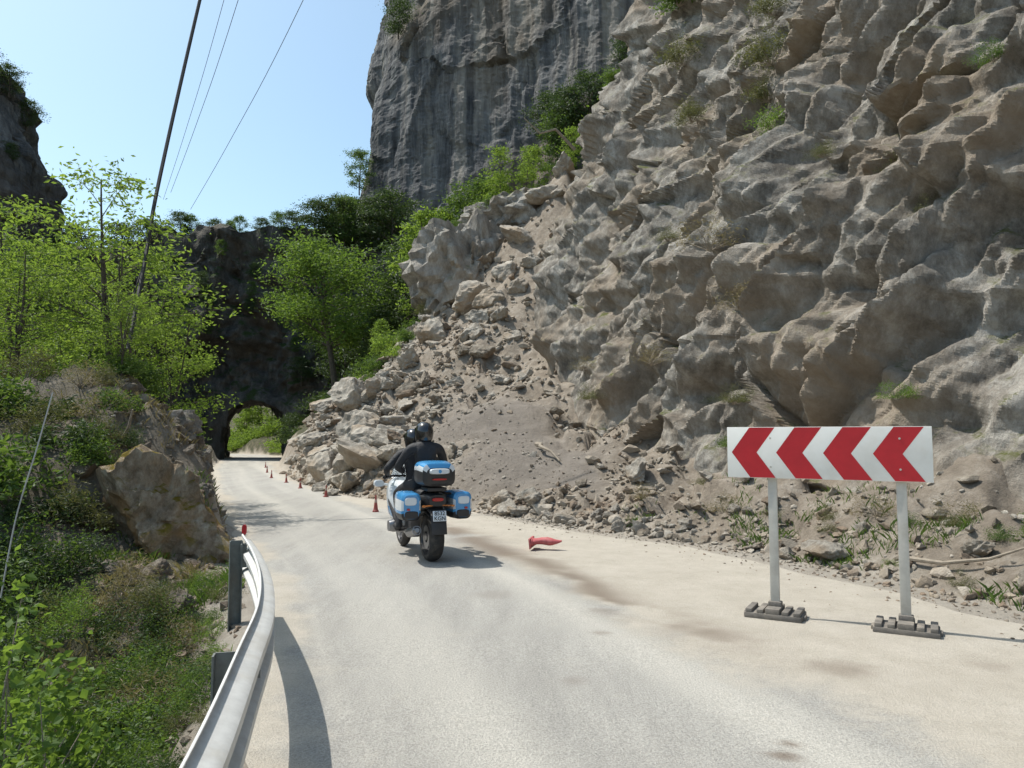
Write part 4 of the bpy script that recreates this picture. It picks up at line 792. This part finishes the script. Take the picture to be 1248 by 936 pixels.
for p in me.polygons:
    z=p.center.z; p.material_index=1 if z>1.235 else (0 if z>1.17 else 2)
    if p.center.y<-1.05: p.material_index=2
tc=add('top_case',me,[M_bw,M_bb,M_blk],bike)
g=G(); g.loft([(-1.085,0,1.175,.12,.03,3.5),(-1.05,0,1.175,.14,.04,3.5)]); add('rear_panel',g.mesh('rear_panel',True),M_bw,tc)
g=G(); g.loft([(-1.082,0,1.075,.09,.011,3),(-1.05,0,1.075,.10,.014,3)]); add('brake_light',g.mesh('brake_light',True),M_lens,tc)
g=G(); g.loft([(-1.092,0,1.175,.02,.022,2),(-1.08,0,1.175,.022,.025,2)]); add('emblem',g.mesh('emblem',True),M_bb,tc)
g=G(); g.box((0,-.8,.94),(.26,.32,.05),.015); part('luggage_rack',g,M_blk)
# ------------------------------------------------------------------ riders
M_suit=paint('black_riding_suit',(.02,.02,.023),.7,0,.35,7,bd=.02); M_helm=paint('black_helmet',(.015,.015,.017),.18,0,.1,5,coat=.6); M_vis=paint('dark_visor',(.02,.022,.025),.08,0,.1,5)
def person(name,label,N_,E_,hands,head):
    V=[];Rr=[];E=[];idx={};roots=[]
    for k,(c,r_) in N_.items(): idx[k]=len(V);V.append(c);Rr.append(r_)
    E=[(idx[a],idx[b_]) for a,b_ in E_]; roots=[0]
    for (c,fd,cur,side) in hands:
        c=Vector(c);fd=Vector(fd).normalized();cur=Vector(cur).normalized();w=fd.cross(cur).normalized()
        for q in range(4):
            b0=c+w*(.026*(q-1.5))+fd*.02; L=[.075,.085,.08,.062][q]
            ch=[b0,b0+fd*L*.5,b0+fd*L*.75+cur*L*.3,b0+fd*L*.7+cur*L*.65]; s0=len(V); roots.append(s0)
            for j,pt in enumerate(ch): V.append(tuple(pt));Rr.append(.0105-.0012*j)
            E+=[(s0+j,s0+j+1) for j in range(3)]
        b0=c-w*side*.03; ch=[b0,b0-w*side*.03+fd*.025+cur*.02,b0-w*side*.025+fd*.045+cur*.045]; s0=len(V);roots.append(s0)
        for j,pt in enumerate(ch): V.append(tuple(pt));Rr.append(.012-.001*j)
        E+=[(s0,s0+1),(s0+1,s0+2)]
    me=bpy.data.meshes.new('t'); me.from_pydata([tuple(v) for v in V],E,[])
    o=bpy.data.objects.new('t',me); COL.objects.link(o); o.modifiers.new('k','SKIN')
    if not me.skin_vertices:
        bpy.context.view_layer.objects.active=o; bpy.ops.mesh.customdata_skin_add()
    sv=me.skin_vertices[0].data
    for i,r_ in enumerate(Rr):
        sv[i].radius=r_ if hasattr(r_,'__len__') else (r_,r_); sv[i].use_root=i in roots
    sb=o.modifiers.new('b','SUBSURF'); sb.levels=2; sb.render_levels=2
    bpy.context.view_layer.update(); mm=bpy.data.meshes.new_from_object(o.evaluated_get(bpy.context.evaluated_depsgraph_get())); bpy.data.objects.remove(o)
    mm.name=name; mm.materials.clear(); mm.materials.append(M_suit)
    for p in mm.polygons: p.use_smooth=True
    ob=add(name,mm,(),label=label,category='person'); ob.location=bike.location; ob.rotation_euler=bike.rotation_euler
    hx_,hy_,hz_=head
    g=G(); g.lathe([(0,.142),(.05,.138),(.09,.115),(.122,.07),(.134,.01),(.13,-.05),(.118,-.10),(.10,-.125),(.09,-.12)],n=32)
    g.V=[(x*.93+hx_,y*1.12+hy_,z+hz_-(.03*(y>0)*max(0,-z)*6)) for x,y,z in g.V]; hl=add('helmet',g.mesh('helmet',True),M_helm,ob)
    g=G(); V=[];n1=13
    for j in range(6):
        for i in range(n1):
            a=(i/(n1-1)-.5)*2.3; zz=.055-.10*j/5; r_=.139-.06*abs(zz)
            V.append((math.sin(a)*r_*.94+hx_,math.cos(a)*r_*1.12+hy_,zz+hz_+.01))
    g.put(V,[(j*n1+i,j*n1+i+1,(j+1)*n1+i+1,(j+1)*n1+i) for j in range(5) for i in range(n1-1)]); add('visor',g.mesh('visor',True),M_vis,hl)
    return ob
def body(py,pz,cy,cz,ny,nz,hy_,hz,el,ha,kn,an_,toe):
    N_={'p':((0,py,pz),(.16,.13)),'w':((0,(py*.6+cy*.4),(pz*.55+cz*.45)),(.145,.115)),'c':((0,cy,cz),(.175,.125)),'u':((0,(cy*.3+ny*.7),(cz*.35+nz*.65)),(.13,.10)),'n':((0,ny,nz),.058),'h':((0,hy_,hz),(.085,.095)),'t':((0,hy_,hz+.07),.06)}
    E_=[('p','w'),('w','c'),('c','u'),('u','n'),('n','h'),('h','t')]
    for s_,k in ((-1,'l'),(1,'r')):
        sh=(s_*.205,cy*.3+ny*.7,cz*.3+nz*.7-.02)
        N_.update({k+'s':(sh,.075),k+'e':((s_*el[0],el[1],el[2]),.052),k+'m':((s_*(el[0]+ha[0])/2,(el[1]+ha[1])/2,(el[2]+ha[2])/2),.047),k+'w':((s_*(ha[0]*.9+el[0]*.1),ha[1]*.85+el[1]*.15,ha[2]*.85+el[2]*.15),.033),k+'h':((s_*ha[0],ha[1],ha[2]),(.042,.026)),
            k+'g':((s_*.12,py+.03,pz-.02),.10),k+'t':((s_*(.12+kn[0])/2,(py+kn[1])/2,(pz+kn[2])/2+.02),.088),k+'k':((s_*kn[0],kn[1],kn[2]),.066),k+'c':((s_*(kn[0]*.6+an_[0]*.4),kn[1]*.6+an_[1]*.4-.015,kn[2]*.6+an_[2]*.4),.062),k+'a':((s_*an_[0],an_[1],an_[2]),.045),k+'b':((s_*an_[0],an_[1]-.03,an_[2]-.07),.048),k+'o':((s_*toe[0],toe[1],toe[2]),(.045,.035))})
        E_+=[('u',k+'s'),(k+'s',k+'e'),(k+'e',k+'m'),(k+'m',k+'w'),(k+'w',k+'h'),('p',k+'g'),(k+'g',k+'t'),(k+'t',k+'k'),(k+'k',k+'c'),(k+'c',k+'a'),(k+'a',k+'b'),(k+'b',k+'o')]
    return N_,E_
N_,E_=body(-.36,.98,-.40,1.32,-.36,1.54,-.33,1.665,(.34,-.20,1.20),(.20,.04,1.12),(.27,.10,.83),(.29,-.12,.46),(.30,.06,.40))
person('person','passenger in black riding suit and helmet holding the rider\'s waist',N_,E_,[((-.19,.06,1.12),(.3,1,0),(1,0,-.2),-1),((.19,.06,1.12),(-.3,1,0),(-1,0,-.2),1)],(0,-.32,1.67))
N_,E_=body(.08,.90,.13,1.24,.20,1.45,.25,1.57,(.40,.18,1.16),(.35,.36,1.06),(.27,.42,.72),(.27,.02,.42),(.29,.2,.36))
person('person','rider in black suit and helmet gripping the motorcycle handlebar',N_,E_,[((-.345,.345,1.06),(0,1,-.1),(0,.2,-1),-1),((.345,.345,1.06),(0,1,-.1),(0,.2,-1),1)],(0,.26,1.585))
# ------------------------------------------------------------------ light, sky, camera
w=bpy.data.worlds.new('World'); S.world=w; w.use_nodes=True; nt=w.node_tree
sky=nt.nodes.new('ShaderNodeTexSky'); sky.sky_type='NISHITA'; sky.sun_disc=False
el=rad(61); az=math.atan2(-.935,.355); sky.sun_elevation=el; sky.sun_rotation=az%(2*math.pi); sky.dust_density=1.8; sky.air_density=1.0; sky.ozone_density=1.5
tint=mix(nt,1.0,sky.outputs[0],(1.42,1.55,1.40),'MULTIPLY')
nt.links.new(tint,nt.nodes['Background'].inputs[0]); nt.nodes['Background'].inputs[1].default_value=.145
sd=Vector((math.sin(az)*math.cos(el),math.cos(az)*math.cos(el),math.sin(el)))
L=bpy.data.lights.new('sun','SUN'); L.energy=5.0; L.angle=rad(.5); L.color=(1,.955,.88)
lo=bpy.data.objects.new('sun',L); COL.objects.link(lo); lo.rotation_euler=sd.to_track_quat('Z','Y').to_euler(); lo.location=(-10,5,30)
cam=bpy.data.cameras.new('camera'); co=bpy.data.objects.new('camera',cam); COL.objects.link(co)
cam.lens=25.96; cam.sensor_width=36; cam.clip_end=3000; cam.clip_start=.05
co.location=(0,0,1.55); co.rotation_euler=(rad(93.94),0,0); S.camera=co
S.view_settings.view_transform='Standard'; S.view_settings.look='None'; S.view_settings.exposure=0
